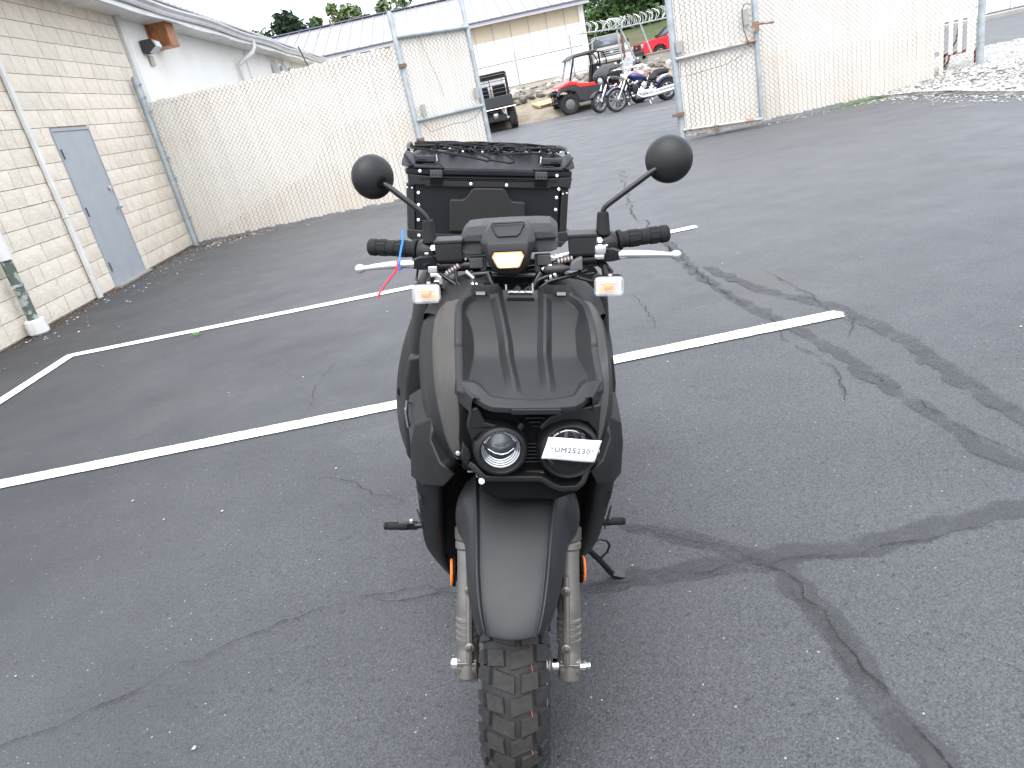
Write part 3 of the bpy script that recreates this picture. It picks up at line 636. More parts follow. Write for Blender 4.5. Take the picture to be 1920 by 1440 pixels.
# ================================================================== FAR METAL BUILDING
fb = thing('metal_building', 'large white metal warehouse with tan upper band and pale ribbed roof beyond the gate', 'building', (0, 40, 1.3))
M_wp = mat('white_wall_panel', (.72, .74, .78), .45, n=(.6, 5), col2=(.66, .68, .73), rand=.04)
M_tan = mat('tan_wall_panel', (.56, .49, .37), .5, n=(.8, 5), col2=(.52, .45, .34))
M_rp = mat('pale_violet_roof', (.28, .28, .31), .4, metal=.2, n=(.4, 6), col2=(.245, .245, .275), rand=.05)
bx0, bx1 = -14, 7.45
obj('wall', MB().box(((bx0 + bx1) / 2, 6, 1.55), (bx1 - bx0 - .06, 11.9, 3.1)), M_wp, fb)
obj('gable_wall', MB().prism([(.04, 3.1), (11.96, 3.1), (6, 5.3)], bx1 - .15, bx1 - .05, 'x'), M_wp, fb)
pw = .92; pm = MB()
prf = [(0, 0), (.03, -.016), (.08, -.016), (.11, 0), (.45, 0), (.47, -.015), (.50, -.015), (.52, 0), (.90, 0)]
def panel(z0, z1):
    mb = MB(); vs = [(x, y, z0) for x, y in prf] + [(x, y, z1) for x, y in prf]; n_ = len(prf)
    return mb.add(vs, [(i, i + 1, n_ + i + 1, n_ + i) for i in range(n_ - 1)])
pa, pb = panel(.02, 2.42).mesh('wall_panel', M_wp), panel(2.42, 3.2).mesh('upper_panel', M_tan)
for k in range(23):
    x = bx1 - (k + 1) * pw
    link('wall_panel', pa, fb, (x, -.02, 0)); link('upper_panel', pb, fb, (x, -.03, 0))
obj('corner_trim', MB().box((bx1 - .05, -.07, 1.6), (.26, .1, 3.2)), M_trim, fb)
obj('wall_base', MB().box(((bx0 + bx1) / 2, .0, -.25), (bx1 - bx0, .3, .54)), mat('dark_base', (.17, .155, .14), .9), fb)
obj('eave_trim', MB().box(((bx0 + bx1) / 2 + .1, -.45, 3.24), (bx1 - bx0 + .5, .1, .16)), mat('eave_white', (.55, .56, .62), .5), fb)
obj('gutter', MB().box(((bx0 + bx1) / 2 + .1, -.52, 3.36), (bx1 - bx0 + .5, .16, .05)), mat('eave_dark', (.16, .16, .2), .5), fb)
obj('soffit', MB().box(((bx0 + bx1) / 2 + .1, -.22, 3.2), (bx1 - bx0 + .4, .42, .04)), mat('eave_white', (.55, .56, .62), .5), fb)
rl = .61; rs = math.hypot(10.5, 2.6)
rpm = MB(); s0, s1 = (-.5, 3.36), (6.05, 5.36)
pr2 = [(0, 0), (.02, .05), (.05, .05), (.07, 0), (.30, 0), (.31, .012), (.33, .012), (.34, 0), (rl, 0)]
vs = [(x, s0[0], s0[1] + z) for x, z in pr2] + [(x, s1[0], s1[1] + z) for x, z in pr2]; n_ = len(pr2)
rpm.add(vs, [(i, i + 1, n_ + i + 1, n_ + i) for i in range(n_ - 1)]); rpmm = rpm.mesh('roof_panel', M_rp)
for k in range(36): link('roof_panel', rpmm, fb, (bx1 + .3 - (k + 1) * rl, 0, 0))
obj('back_roof', MB().loft([[(x, 6.0, 5.34), (x, 12.6, 3.3), (x, 12.6, 3.2), (x, 6, 5.24)] for x in (bx0, bx1 + .3)]), M_rp, fb)
obj('ridge_cap', MB().box(((bx0 + bx1) / 2 + .15, 6.0, 5.40), (bx1 - bx0 + .4, .4, .05)), mat('eave_dark', (.16, .16, .2), .5), fb)
# right-hand white building beyond the road
wb = thing('white_shed', 'plain white building beyond the side road at the right edge', 'building', (30, 33.4, 0))
obj('wall', MB().box((0, 4, 2.2), (34, 8, 4.4)), mat('cool_white_wall', (.74, .77, .82), .5, n=(.5, 4), col2=(.68, .71, .76)), wb)
obj('wall_base', MB().box((0, -.02, .12), (34.1, .1, .12)), mat('dark_base', (.17, .155, .14), .9), wb)
obj('roof', MB().loft([[(x, -.5, 4.35), (x, 4, 5.6), (x, 8.5, 4.35), (x, 4, 5.45)] for x in (-17.4, 17.4)]), M_rp, wb)
pg = MB().box((0, -.08, 2.2), (.06, .05, 4.1)).mesh('wall_seam', M_wp)
for k in range(30): link('wall_seam', pg, wb, (-16.5 + k * 1.14, 0, 0))

# boundary fence with razor wire
bf = thing('boundary_fence', 'thin grey yard fence with razor wire coil in front of the parked trucks', 'fence', (0, 31, 0))
for x, z0, z1, r, lean in ((2.9, .9, 2.65, .03, 0), (5.15, .9, 2.8, .03, 0), (-.1, .9, 2.4, .03, 0), (7.05, .9, 2.62, .04, .1), (7.2, .9, 2.62, .04, .62), (8.0, 1.0, 2.66, .035, .45)):
    obj('post', MB().tube([(x + lean, 0, z0), (x, 0, z1)], r, 8), M_galv, bf, smooth=50)
rail(bf, (-6, 0, 2.25), (5.6, 0, 2.35), .014, mat('dark_wire', (.1, .1, .1), .7)); rail(bf, (-6, 0, 1.38), (5.6, 0, 1.42), .012, mat('dark_wire', (.1, .1, .1), .7))
rail(bf, (5.5, 0, 2.78), (7.1, 0, 2.66), .03); rail(bf, (7.1, 0, 2.66), (9.6, 0, 2.66), .03)
rw = thing('razor_wire', 'silver razor wire coil along the top of the boundary fence', 'razor wire', (0, 31, 2.92))
P = []
for k in range(900):
    t = k / 900; a = t * 2 * PI * 30; r_ = .20 + .03 * math.sin(t * 60)
    P.append((5.55 + 3.9 * t + .05 * math.sin(t * 90) + .06 * math.cos(a * 2), .2 * math.cos(a) , r_ * math.sin(a) + .02 - .10 * math.sin(t * PI)))
obj('coil', MB().tube(P, .011, 4), mat('razor_steel', (.62, .64, .62), .35, metal=.5), rw)
P = [(6.6 + .5 * math.cos(a * .7 + .5) * (1 - a / 60) , .1 * math.cos(a), .19 * math.sin(a) - .06) for a in [k * .22 for k in range(150)]]
obj('coil', MB().tube([(x + .4, y, z) for x, y, z in P], .011, 4), mat('razor_steel', (.62, .64, .62), .35, metal=.5), rw)
obj('coil', MB().tube([(5.62, 0, -.2), (5.6, 0, -.45), (5.8, 0, -.62), (6.1, 0, -.5), (6.2, 0, -.2), (6.25, 0, -.5)], .015, 4), mat('razor_steel', (.62, .64, .62), .35, metal=.5), rw)
# rocks of the bank, concrete wall
rb = thing('rock_bank', 'row of piled grey and tan rocks on the bank below the metal building', 'rocks', (0, 27, .7))
M_rock = mat('grey_tan_rock', (.30, .27, .23), .9, n=(5, 7), col2=(.20, .185, .165), bump=(14, .8, .03), rand=.5)
M_rockw = mat('pale_rock', (.55, .53, .49), .9, n=(5, 7), col2=(.42, .40, .37), bump=(14, .8, .03))
rnd = random.Random(5)
def rock_mesh(mt):
    import bmesh
    b = bmesh.new(); bmesh.ops.create_icosphere(b, subdivisions=1, radius=1)
    for v in b.verts: v.co *= rnd.uniform(.75, 1.2)
    me = bpy.data.meshes.new('rock'); b.to_mesh(me); b.free(); me.materials.append(mt); me.shade_smooth(); me.set_sharp_from_angle(angle=R(30)); return me
rms = [rock_mesh(M_rock) for _ in range(5)] + [rock_mesh(M_rockw)]
for k in range(230):
    y = rnd.uniform(27.4, 31.5); x = rnd.uniform(.5, 8.6); z = prof(bankp, y)
    o = link('rock', rms[rnd.choice([0, 1, 2, 3, 4, 0, 1, 5])], rb, (x, y - 27, z - .7 + .02)); s_ = rnd.uniform(.1, .24)
    o.scale = (s_ * 1.3, s_, s_ * .7); o.rotation_euler = (rnd.uniform(-.3, .3), rnd.uniform(-.3, .3), rnd.uniform(0, 6))
cw = struct('retaining_wall', MB().box((10.3, 30.6, .95), (4.6, .3, 1.1)), M_conc); cw['kind'] = 'structure'
obj('wall_cap', MB().box((10.3, 30.58, 1.51), (4.7, .36, .04)), mat('rust_base', (.35, .25, .2), .8), cw)
pl = thing('wooden_pallet', 'pale wooden pallet lying on the dirt below the rocks', 'pallet', (3.35, 26.6, .62), (R(6), R(-3), R(8)))
M_wood = mat('pale_pine', (.62, .47, .27), .8, n=(6, 4), col2=(.52, .38, .2), rand=.2)
pb_ = MB().box((0, 0, .07), (1.0, .1, .02)).mesh('board', M_wood); pc_ = MB().box((0, 0, .03), (.05, .9, .06)).mesh('bearer', M_wood)
for k in range(7): link('board', pb_, pl, (0, -.4 + k * .135, 0))
for x in (-.45, 0, .45): link('bearer', pc_, pl, (x, 0, 0))

# ================================================================== TREES
M_leafA = mat('foliage_mid', (.032, .068, .02), .7, n=(.35, 4), col2=(.065, .115, .03), rand=.2)
M_leafB = mat('foliage_dark', (.012, .034, .014), .75, n=(.35, 4), col2=(.03, .066, .022), rand=.2)
M_leafC = mat('foliage_pale', (.12, .17, .055), .7, n=(.6, 3), col2=(.08, .13, .04), rand=.2)
M_bark = mat('bark', (.09, .075, .06), .95, n=(5, 5), col2=(.06, .05, .04))
def tree(x, y, z, h, cr, label, mleaf, seed, nleaf=3500, ls=.22, sq=.8, gaps=.0, hb=.35):
    rnd = random.Random(seed); t = thing('tree', label, 'tree', (x, y, z), group='trees beyond the warehouse')
    tk = MB().tube([(0, 0, -.5), (rnd.uniform(-.1, .1), 0, h * .35), (rnd.uniform(-.3, .3), 0, h * .8)], [.28, .2, .06], 8)
    lobes = []
    for k in range(11):
        a = rnd.uniform(0, 6.28); rr = cr * rnd.uniform(.25, .75); zz = h * (hb + (.88 - hb) * rnd.random() ** 1.3)
        c = Vector((math.cos(a) * rr, math.sin(a) * rr, zz)); lobes.append((c, cr * rnd.uniform(.3, .52)))
        tk.tube([(0, 0, h * .3), tuple(c * .5 + Vector((0, 0, h * .2))), tuple(c)], [.12, .07, .03], 5)
    obj('trunk', tk, M_bark, t)
    mb = MB()
    for k in range(nleaf):
        c, r_ = rnd.choice(lobes); d = Vector((rnd.gauss(0, 1), rnd.gauss(0, 1), rnd.gauss(0, 1))).normalized() * r_ * rnd.random() ** .45
        d.z *= sq; p = c + d; s_ = ls * rnd.uniform(.5, 1.3)
        u = Vector((rnd.gauss(0, 1), rnd.gauss(0, 1), rnd.gauss(0, .7))).normalized() * s_; w = Vector((rnd.gauss(0, 1), rnd.gauss(0, 1), rnd.gauss(0, 1))).normalized() * s_ * .7
        mb.add([p - u, p + w, p + u * .9, p - w], [(0, 1, 2, 3)])
    me = mb.mesh('crown', mleaf); link('crown', me, t); return t
tree(-12.6, 63, 1, 8.6, 2.4, 'small bright green tree showing left of the warehouse roof end', M_leafA, 1)
tree(-10.3, 62, 1, 9.6, 2.5, 'rounded dark green tree above the warehouse roof, left of the pale one', M_leafB, 2)
tree(-7.9, 64, 1, 10.2, 1.7, 'thin pale green tree with see-through crown above the warehouse roof', M_leafC, 3, 1500)
tree(-5.6, 64, 1, 9.9, 2.0, 'olive green treetop just over the warehouse ridge', M_leafC, 4, 2600)
tree(-3.0, 66, 1, 10.2, 2.0, 'olive green treetop at the right end of the row over the ridge', M_leafC, 5, 1800)
for k, (x, y, h, cr, ml, lb) in enumerate(((8.5, 56, 11, 4.2, M_leafB, 'dark green tree beside the warehouse gable corner'), (13.5, 54, 12, 4.4, M_leafA, 'brighter green tree in the middle of the dark wood'), (18.5, 56, 12, 4.6, M_leafB, 'dark green tree behind the right gate post'), (11, 62, 14, 5, M_leafB, 'tall dark tree at the back of the wood behind the trucks'), (24, 58, 12, 5, M_leafB, 'dark green tree at the right end of the wood'), (16, 62, 15, 5, M_leafB, 'tallest dark tree at the back of the wood'))):
    tree(x, y + 7, 2.6, h, cr, lb, ml, 20 + k, 15000, .24, .9, hb=.04)
# ================================================================== THE SCOOTER
sc = thing('scooter', 'matte black and bronze-grey adventure scooter with twin round headlights, parked on its side stand', 'scooter', (-.164, 1.2, 0), (0, R(13.08), 0))
AX = Vector((0, .37, .93)).normalized(); A0 = Vector((0, .04, .238))
STEER = Matrix.Translation(A0) @ Matrix.Rotation(-R(8.0), 4, AX) @ Matrix.Translation(-A0)
def st(mb): return mb.xf(STEER)
def both(fn):
    """calls fn(sign) for both sides"""
    for s_ in (-1, 1): fn(s_)
V = Vector
# ---- front wheel: tyre with separate tread blocks
RW_, CW = .238, .066
AC = V((0, 0, .238))
def tyre_pt(phi, s, h=0):
    # phi around the wheel (0 = front, rising), s = lateral arc length, h = height above the carcass
    rc = .062; a = s / rc; x = (rc + h) * math.sin(a); rr = (RW_ - .008 - rc) + (rc + h) * math.cos(a)
    return V((x, -rr * math.cos(phi), .238 + rr * math.sin(phi)))
def tyre_mb():
    mb = MB(); secs = []
    for k in range(64):
        phi = 2 * PI * k / 64; sec = []
        for j in range(17):
            s = -.118 + .236 * j / 16; sec.append(tyre_pt(phi, s))
        secs.append(sec)
    mb.loft(secs + [secs[0]], closed=True, caps=False); return mb
ty = obj('front_tyre', st(tyre_mb()), M_tyre, sc, smooth=60)
def block_mb(poly, h=.0075, phi0=0, lift=0.):
    # poly: list of (t, s): t = distance along circumference, s = lateral
    n_ = len(poly); c_t = sum(p[0] for p in poly) / n_; c_s = sum(p[1] for p in poly) / n_
    bot = [tyre_pt(phi0 + t / RW_, s, -.002) for t, s in poly]
    top = [tyre_pt(phi0 + (c_t + (t - c_t) * .93) / RW_, c_s + (s - c_s) * .93, h) for t, s in poly]
    mb = MB().add(bot + top, [tuple(range(n_, 2 * n_))] + [(i, (i + 1) % n_, (i + 1) % n_ + n_, i + n_) for i in range(n_)])
    return mb
NP = 18; pitch = 2 * PI * RW_ / NP
rnd = random.Random(2)
ROW_A = [[(.006, -.046), (.040, -.050), (.036, -.016), (.006, -.013)],          # rows alternate like the photographed tyre
         [(.000, -.004), (.032, -.004), (.044, .033), (.012, .036)],
         [(.016, .043), (.050, .040), (.056, .066), (.046, .084), (.020, .084)],
         [(.010, -.056), (.042, -.058), (.040, -.072), (.034, -.086), (.012, -.086)]]
ROW_B = [[(.012, -.036), (.044, -.033), (.032, .004), (.000, .004)],
         [(.002, .013), (.036, .014), (.042, .044), (.008, .046)],
         [(.014, -.043), (.048, -.041), (.052, -.066), (.042, -.084), (.018, -.084)],
         [(.012, .054), (.044, .052), (.046, .070), (.036, .086), (.014, .086)]]
for k in range(NP * 2):
    p0 = PI * k / NP
    for j, poly in enumerate(ROW_A if k % 2 == 0 else ROW_B):
        obj('tread_block' if j < 2 else 'shoulder_block', st(block_mb(poly, .0078, p0 + rnd.uniform(-.002, .002))), M_block if j < 2 else M_tyre, ty, smooth=20)
obj('red_tread_line', st(MB().loft([[tyre_pt(2 * PI * k / 90, .0325, .0002 if (k % 5) else .0078), tyre_pt(2 * PI * k / 90, .0345, .0002 if (k % 5) else .0078)] for k in range(91)], False)), mat('red_line_paint', (.22, .04, .035), .8), ty)
whl = obj('front_rim', st(MB().lathe([(.158, -.045), (.165, -.04), (.150, -.02), (.150, .02), (.165, .04), (.158, .045), (.148, .03), (.148, -.03)], tuple(AC), (1, 0, 0), 40)), M_gloss, sc)
sp = MB()
for k in range(6):
    a = 2 * PI * k / 6
    sp.tube([tuple(AC + V((0, .03 * math.cos(a), .03 * math.sin(a)))), tuple(AC + V((0, .152 * math.cos(a + .15), .152 * math.sin(a + .15))))], [.014, .010], 6)
sp.lathe([(.03, -.055), (.034, -.03), (.034, .03), (.03, .055)], tuple(AC), (1, 0, 0), 20)
obj('spokes', st(sp), M_gloss, sc)
obj('brake_disc', st(MB().lathe([(.105, .058), (.105, .062), (.06, .062), (.06, .058)], tuple(AC), (1, 0, 0), 32)), M_zinc, sc)
# ---- fork legs
FA = V((0, .37, .93)).normalized()
def fpt(x, t, dy=0): # along fork from axle
    return V((x, 0 + dy, .238)) + FA * t
def fork(s_):
    x = .108 * s_
    L = st(MB().lathe([(.016, -.028), (.024, -.026), (.026, 0), (.024, .03), (.0225, .04)] + [q for k in range(4) for q in ((.0265, .052 + k * .014), (.0265, .058 + k * .014), (.0235, .060 + k * .014), (.0235, .064 + k * .014))] + [(.0245, .115), (.0255, .125), (.0235, .15), (.0225, .20), (.0225, .245), (.0265, .250), (.0265, .262), (.0225, .266)], tuple(fpt(x, 0)), tuple(FA), 22))
    f = obj('fork_leg', L, M_fork, sc, smooth=28)
    obj('fork_collar', st(MB().lathe([(.023, .266), (.0275, .268), (.0275, .292), (.024, .295), (.018, .296)], tuple(fpt(x, 0)), tuple(FA), 22)), M_forkd, f)
    obj('fork_tube', st(MB().lathe([(.0155, .29), (.0155, .36)], tuple(fpt(x, 0)), tuple(FA), 16)), M_gloss, f)
    xb = x - .006 * s_
    bar = MB().tube([tuple(fpt(xb - s_ * 0.0, t, -.028)) for t in (.018, .03, .06, .12, .18, .205)], [.0055, .0075, .0075, .0075, .0075, .006], 8)
    obj('fender_bracket', st(bar), M_fork, f)
    for t in (.058, .178):
        obj('bracket_bolt', st(MB().lathe([(.0105, 0), (.0105, .006), (.006, .008), (.006, .005)], tuple(fpt(xb - .001 * s_, t, -.032)), (0, -1, .3), 12)), M_fork, f)
        obj('bolt_head', st(MB().lathe([(.0058, .003), (.0058, .0095), (.003, .011)], tuple(fpt(xb - .001 * s_, t, -.032)), (0, -1, .3), 8)), M_forkd, f)
    obj('axle_clamp', st(MB().lathe([(.021, -.021), (.024, -.019), (.024, .019), (.021, .021)], (x, 0, .238), (1, 0, 0), 20).box((x, .0, .232), (.042, .044, .05))), M_fork, f, bevel=.005)
    obj('axle_nut', st(MB().lathe([(.0115, 0), (.0115, .012), (.007, .013), (.007, .022 if s_ > 0 else .014), (.004, .023 if s_ > 0 else .015)], (x + .0225 * s_, 0, .238), (s_, 0, 0), 6 if s_ < 0 else 10)), M_chrome if s_ > 0 else M_zinc, f)
both(fork)
obj('axle_spacer', st(MB().lathe([(.011, .07), (.013, .0705), (.013, .086), (.011, .087)], (0, 0, .238), (1, 0, 0), 18)), M_chrome, sc)
obj('speed_sensor', st(MB().lathe([(.012, .058), (.030, .060), (.030, .068), (.022, .072), (.012, .073)], (0, 0, .238), (1, 0, 0), 24).box((.06, -.012, .268), (.012, .02, .02))), M_fork, sc)
obj('hub_spacer', st(MB().lathe([(.018, .054), (.022, .056), (.022, .078), (.018, .08)], (0, 0, .238), (-1, 0, 0), 18)), M_forkd, sc)
# ---- front fender
F = [(-.197, .470, .042, .060, .020), (-.180, .492, .050, .070, .034), (-.150, .520, .056, .080, .05), (-.105, .553, .061, .090, .066), (-.05, .585, .065, .098, .085), (-.01, .602, .068, .103, .10), (.02, .613, .071, .112, .108), (.045, .622, .074, .130, .112), (.08, .634, .077, .134, .10), (.11, .64, .078, .125, .08)]
def fend_sec(y, z, w, sd, dr, off=0.):
    tip = max(0, min(1, (-.09 - y) / .1)); back = lambda x: .016 * tip * min(1, abs(x) / .066) ** 2
    half = [(0, .0), (w * .55, -.001), (w * .90, -.003), (w - .001, -.005), (w, -.004), (w + .003, .0035), (w + .006, .0045), (w + .008, .0035), (w + .010, -.004), (w + .011, -.005), (w + .012 + .45 * max(0, sd - w - .014), -.012 - .10 * dr), (w + .013 + .5 * max(0, sd - w - .014), -.016 - .12 * dr), (sd - .002, -.66 * dr), (sd, -.9 * dr), (sd - .002, -dr)]
    pts = [(x, dz) for x, dz in half]
    L = [(-x, dz) for x, dz in reversed(pts[1:])] + pts
    return [(x, y - dz * .35 + off + back(x), z + dz + back(x) * .8) for x, dz in L]
secs = [fend_sec(*f) for f in F]
obj('front_fender', st(MB().loft(secs, closed=False)), M_fend, sc, sub=2, solid=.004)
# side ridges of the fender
for s_ in (-1, 1):
    rp_ = [V((s_ * (.115 - .0), .048, .640 - .03)), V((s_ * .100, .02, .600)), V((s_ * .094, -.04, .580)), V((s_ * .084, -.10, .548)), V((s_ * .07, -.15, .513))]
obj('fender_rear', st(MB().loft([[(x, y, z) for x, y, z in fend_sec(.11, .62, .07, .115, .16)], [(x, y, z) for x, y, z in fend_sec(.20, .55, .065, .11, .2)], fend_sec(.25, .42, .06, .1, .16)], closed=False)), M_deep, sc, sub=1, solid=.003)
# ---- inner cavity and radiator area behind the wheel
obj('inner_shield', MB().loft([[(x * w, y + .06 * abs(x) ** 2 * -1, z) for x in (-1, -.7, -.3, 0, .3, .7, 1)] for w, y, z in ((.115, .10, .72), (.175, .24, .66), (.18, .30, .5), (.165, .33, .35), (.12, .36, .2))], closed=False), M_deep, sc, smooth=50, solid=.01)
obj('under_cover', MB().prism([(-.088, .697), (.095, .697), (.10, .655), (.055, .638), (-.055, .640), (-.092, .66)], -.0, .12), M_deep, sc, bevel=.006)
obj('nose_bolt', MB().lathe([(.004, 0), (.0055, .003), (.0055, .012), (.003, .014)], (-.090, -.012, .693), (0, -1, .2), 14), mat('white_button', (.75, .9, .72), .3), sc)
obj('nose_lock', MB().box((-.092, .004, .700), (.016, .012, .018)).box((-.110, .01, .699), (.012, .006, .003)), mat('dull_steel', (.16, .17, .18), .5, metal=.5), sc, bevel=.003)
obj('cover_clip', MB().box((-.045, -.003, .697), (.01, .01, .008)).box((.0, -.003, .703), (.06, .008, .0025)), M_forkd, sc, bevel=.001)
# ---- headlight panel
plate = MB().prism([(-.125, .70), (-.10, .695), (.10, .680), (.125, .70), (.132, .76), (.130, .83), (.10, .848), (-.10, .848), (-.130, .83), (-.132, .76)], .012, .05)
hp = obj('headlight_panel', plate, M_deep, sc, bevel=.006)
for k in range(6):
    z = .838 - k * .0085; w_ = .034 - k * .0052
    obj('panel_rib', MB().box((.004 + k * .0015, .006, z), (w_ * 2, .01, .003)), M_black, hp, bevel=.0008)
for k in range(6):
    z = .722 + k * .0075; w_ = .030 - k * .003
    obj('panel_rib', MB().box((.004, .006, z), (w_ * 2, .01, .0026)), M_black, hp, bevel=.0008)
def tilt(c, a): return Matrix.Translation(V(c)) @ Matrix.Rotation(a, 4, 'X') @ Matrix.Translation(-V(c))
def lamp(c, rl_, rb_, right):
    d = (0, -1, .10)
    b = obj('headlight', MB().lathe([(rl_ - .001, .018), (rl_ + .0015, .030), (rl_ + .004, .033), (rb_ - .003, .030), (rb_, .022), (rb_ + .003, .0), (rb_ + .004, -.03)], c, d, 48, caps=False), M_black, sc, smooth=40)
    if not right:
        prof = []
        for k in range(5): prof += [(rl_ - .0005 - k * .0034, .016 - k * .0026), (rl_ - .003 - k * .0034, .0150 - k * .0026)]
        cc = V(c) + V((0, 0, 0))
        obj('reflector', MB().lathe([(rl_, .018)] + prof + [(.004, -.006)], tuple(cc), d, 48, caps=False), M_chrome, b, smooth=20)
        q = V((0, 0, 1)).rotation_difference(V(d).normalized())
        def disc(r_, h, off, name, mt, sc_=1.0, n_=36, dome=.0):
            mb = MB(); P = [q @ V((r_ * math.cos(2 * PI * k / n_), r_ * sc_ * math.sin(2 * PI * k / n_), h)) + V(c) + V(off) for k in range(n_)]
            ctr = q @ V((0, 0, h + dome)) + V(c) + V(off); mid = [ctr.lerp(p, .55) + (q @ V((0, 0, dome * .28))) for p in P]
            mb.add([ctr] + mid + P, [(0, 1 + k, 1 + (k + 1) % n_) for k in range(n_)] + [(1 + k, 1 + n_ + k, 1 + n_ + (k + 1) % n_, 1 + (k + 1) % n_) for k in range(n_)])
            return obj(name, mb, mt, b, smooth=60)
        disc(.0285, .008, (0, 0, .0055), 'lamp_rim', M_deep, .98)
        disc(.0262, .0092, (0, 0, .0065), 'projector_lens', mat('projector_glass', (.05, .055, .06), .08, metal=.6, n=(50, 4), col2=(.22, .235, .25)), .96, dome=.008)
        obj('lens_bar', MB().tube([(c[0] - .024, c[1] - .024, c[2] + .006), (c[0] - .012, c[1] - .027, c[2] - .001), (c[0], c[1] - .028, c[2] - .003), (c[0] + .012, c[1] - .027, c[2] - .001), (c[0] + .024, c[1] - .024, c[2] + .007)], .0013, 5), M_chrome, b)
        obj('lens_fin', MB().prism([(c[0] - .023, c[2] + .006), (c[0] - .004, c[2] - .008), (c[0] + .0, c[2] - .004), (c[0] + .004, c[2] - .008), (c[0] + .023, c[2] + .006), (c[0] + .018, c[2] - .006), (c[0], c[2] - .014), (c[0] - .018, c[2] - .006)], c[1] - .021, c[1] - .023), M_dglass, b)
    else:
        obj('reflector', MB().lathe([(rl_, .018), (rl_ - .003, .008), (rl_ - .012, -.01), (.004, -.014)], c, d, 48, caps=False), M_dglass, b, smooth=50)
        for a0, a1, r_, w_ in ((25, 155, .0385, .0035), (200, 235, .04, .003)):
            P = [(c[0] + r_ * math.cos(R(a)), c[1] - .013, c[2] + r_ * math.sin(R(a))) for a in range(a0, a1, 6)]
            obj('chrome_arc', MB().tube(P, w_ / 2, 6), M_chrome, b)
        obj('chrome_fin', MB().prism([(c[0] + .000, c[2] + .041), (c[0] + .013, c[2] + .040), (c[0] + .017, c[2] + .018)], c[1] - .012, c[1] - .014), M_chrome, b)
        obj('chrome_fin', MB().prism([(c[0] - .008, c[2] + .040), (c[0] - .002, c[2] + .040), (c[0] - .002, c[2] + .016), (c[0] - .009, c[2] + .016)], c[1] - .010, c[1] - .012).prism([(c[0] + .024, c[2] + .034), (c[0] + .03, c[2] + .030), (c[0] + .030, c[2] + .014), (c[0] + .024, c[2] + .016)], c[1] - .010, c[1] - .012), M_alu, b)
        obj('chrome_fin', MB().prism([(c[0] - .044, c[2] + .020), (c[0] - .034, c[2] + .024), (c[0] - .038, c[2] - .004), (c[0] - .045, c[2] + .0)], c[1] - .010, c[1] - .012), M_alu, b)
        for dx, dz in ((-.026, .033), (-.019, .036), (-.032, .028)):
            obj('lens_bead', MB().lathe([(.0035, 0), (.002, .002)], (c[0] + dx, c[1] - .013, c[2] + dz), d, 10), M_chrome, b)
        obj('projector_lens', MB().lathe([(.028, .004), (.026, .012), (.018, .018), (.002, .021)], (c[0] + .004, c[1], c[2] - .008), d, 32), M_dglass, b, smooth=60)
    q = MB().lathe([(rl_ + .001, .022), (rl_ * .8, .0275), (rl_ * .45, .031), (.001, .0325)], c, d, 40, caps=False)
    obj('lens_cover', q, M_lens, b, smooth=80)
lamp((-.055, .004, .755), .037, .0495, False)
lamp((.071, .000, .755), .0455, .056, True)
# sculpted surrounds linking the bezels to the panel corners
obj('lamp_brow', MB().prism([(-.112, .838), (-.098, .842), (-.084, .812), (-.06, .805), (-.045, .806), (-.03, .80), (-.028, .79), (-.04, .797), (-.065, .800), (-.092, .79), (-.108, .772), (-.118, .80)], -.014, .02), M_black, sc, bevel=.005)
obj('lamp_brow', MB().prism([(.128, .845), (.128, .76), (.120, .79), (.105, .808), (.085, .813), (.060, .812), (.035, .803), (.02, .79), (.015, .80), (.035, .822), (.07, .834)], -.012, .02), M_black, sc, bevel=.005)
obj('lamp_brow', MB().prism([(-.125, .765), (-.112, .752), (-.108, .735), (-.118, .715), (-.128, .735)], -.004, .02).prism([(-.128, .75), (-.142, .728), (-.13, .715), (-.12, .74)], .02, .04), M_black, sc, bevel=.004)
obj('lamp_brow', MB().prism([(-.027, .800), (-.02, .812), (-.012, .805), (-.018, .79)], -.016, .01), M_black, sc, bevel=.003)
trim = [(-.126, .03, .722), (-.116, .0, .721), (-.104, -.012, .718), (-.088, -.02, .703), (-.078, -.022, .699), (.02, -.024, .698), (.03, -.026, .694), (.045, -.028, .684), (.06, -.03, .679), (.09, -.028, .680), (.102, -.02, .688), (.113, -.004, .708), (.122, .014, .722)]
secs = []
for i, p in enumerate(trim):
    t = V(trim[min(i + 1, len(trim) - 1)]) - V(trim[max(i - 1, 0)]); t.normalize(); up = V((-t.z, 0, t.x)).normalized()
    p = V(p); secs.append([p + up * .006, p + up * .006 + V((0, .035, 0)), p - up * .006 + V((0, .035, 0)), p - up * .008 + V((0, .004, 0)), p - up * .004])
obj('pod_trim', MB().loft(secs), M_black, sc, bevel=.002, smooth=50)
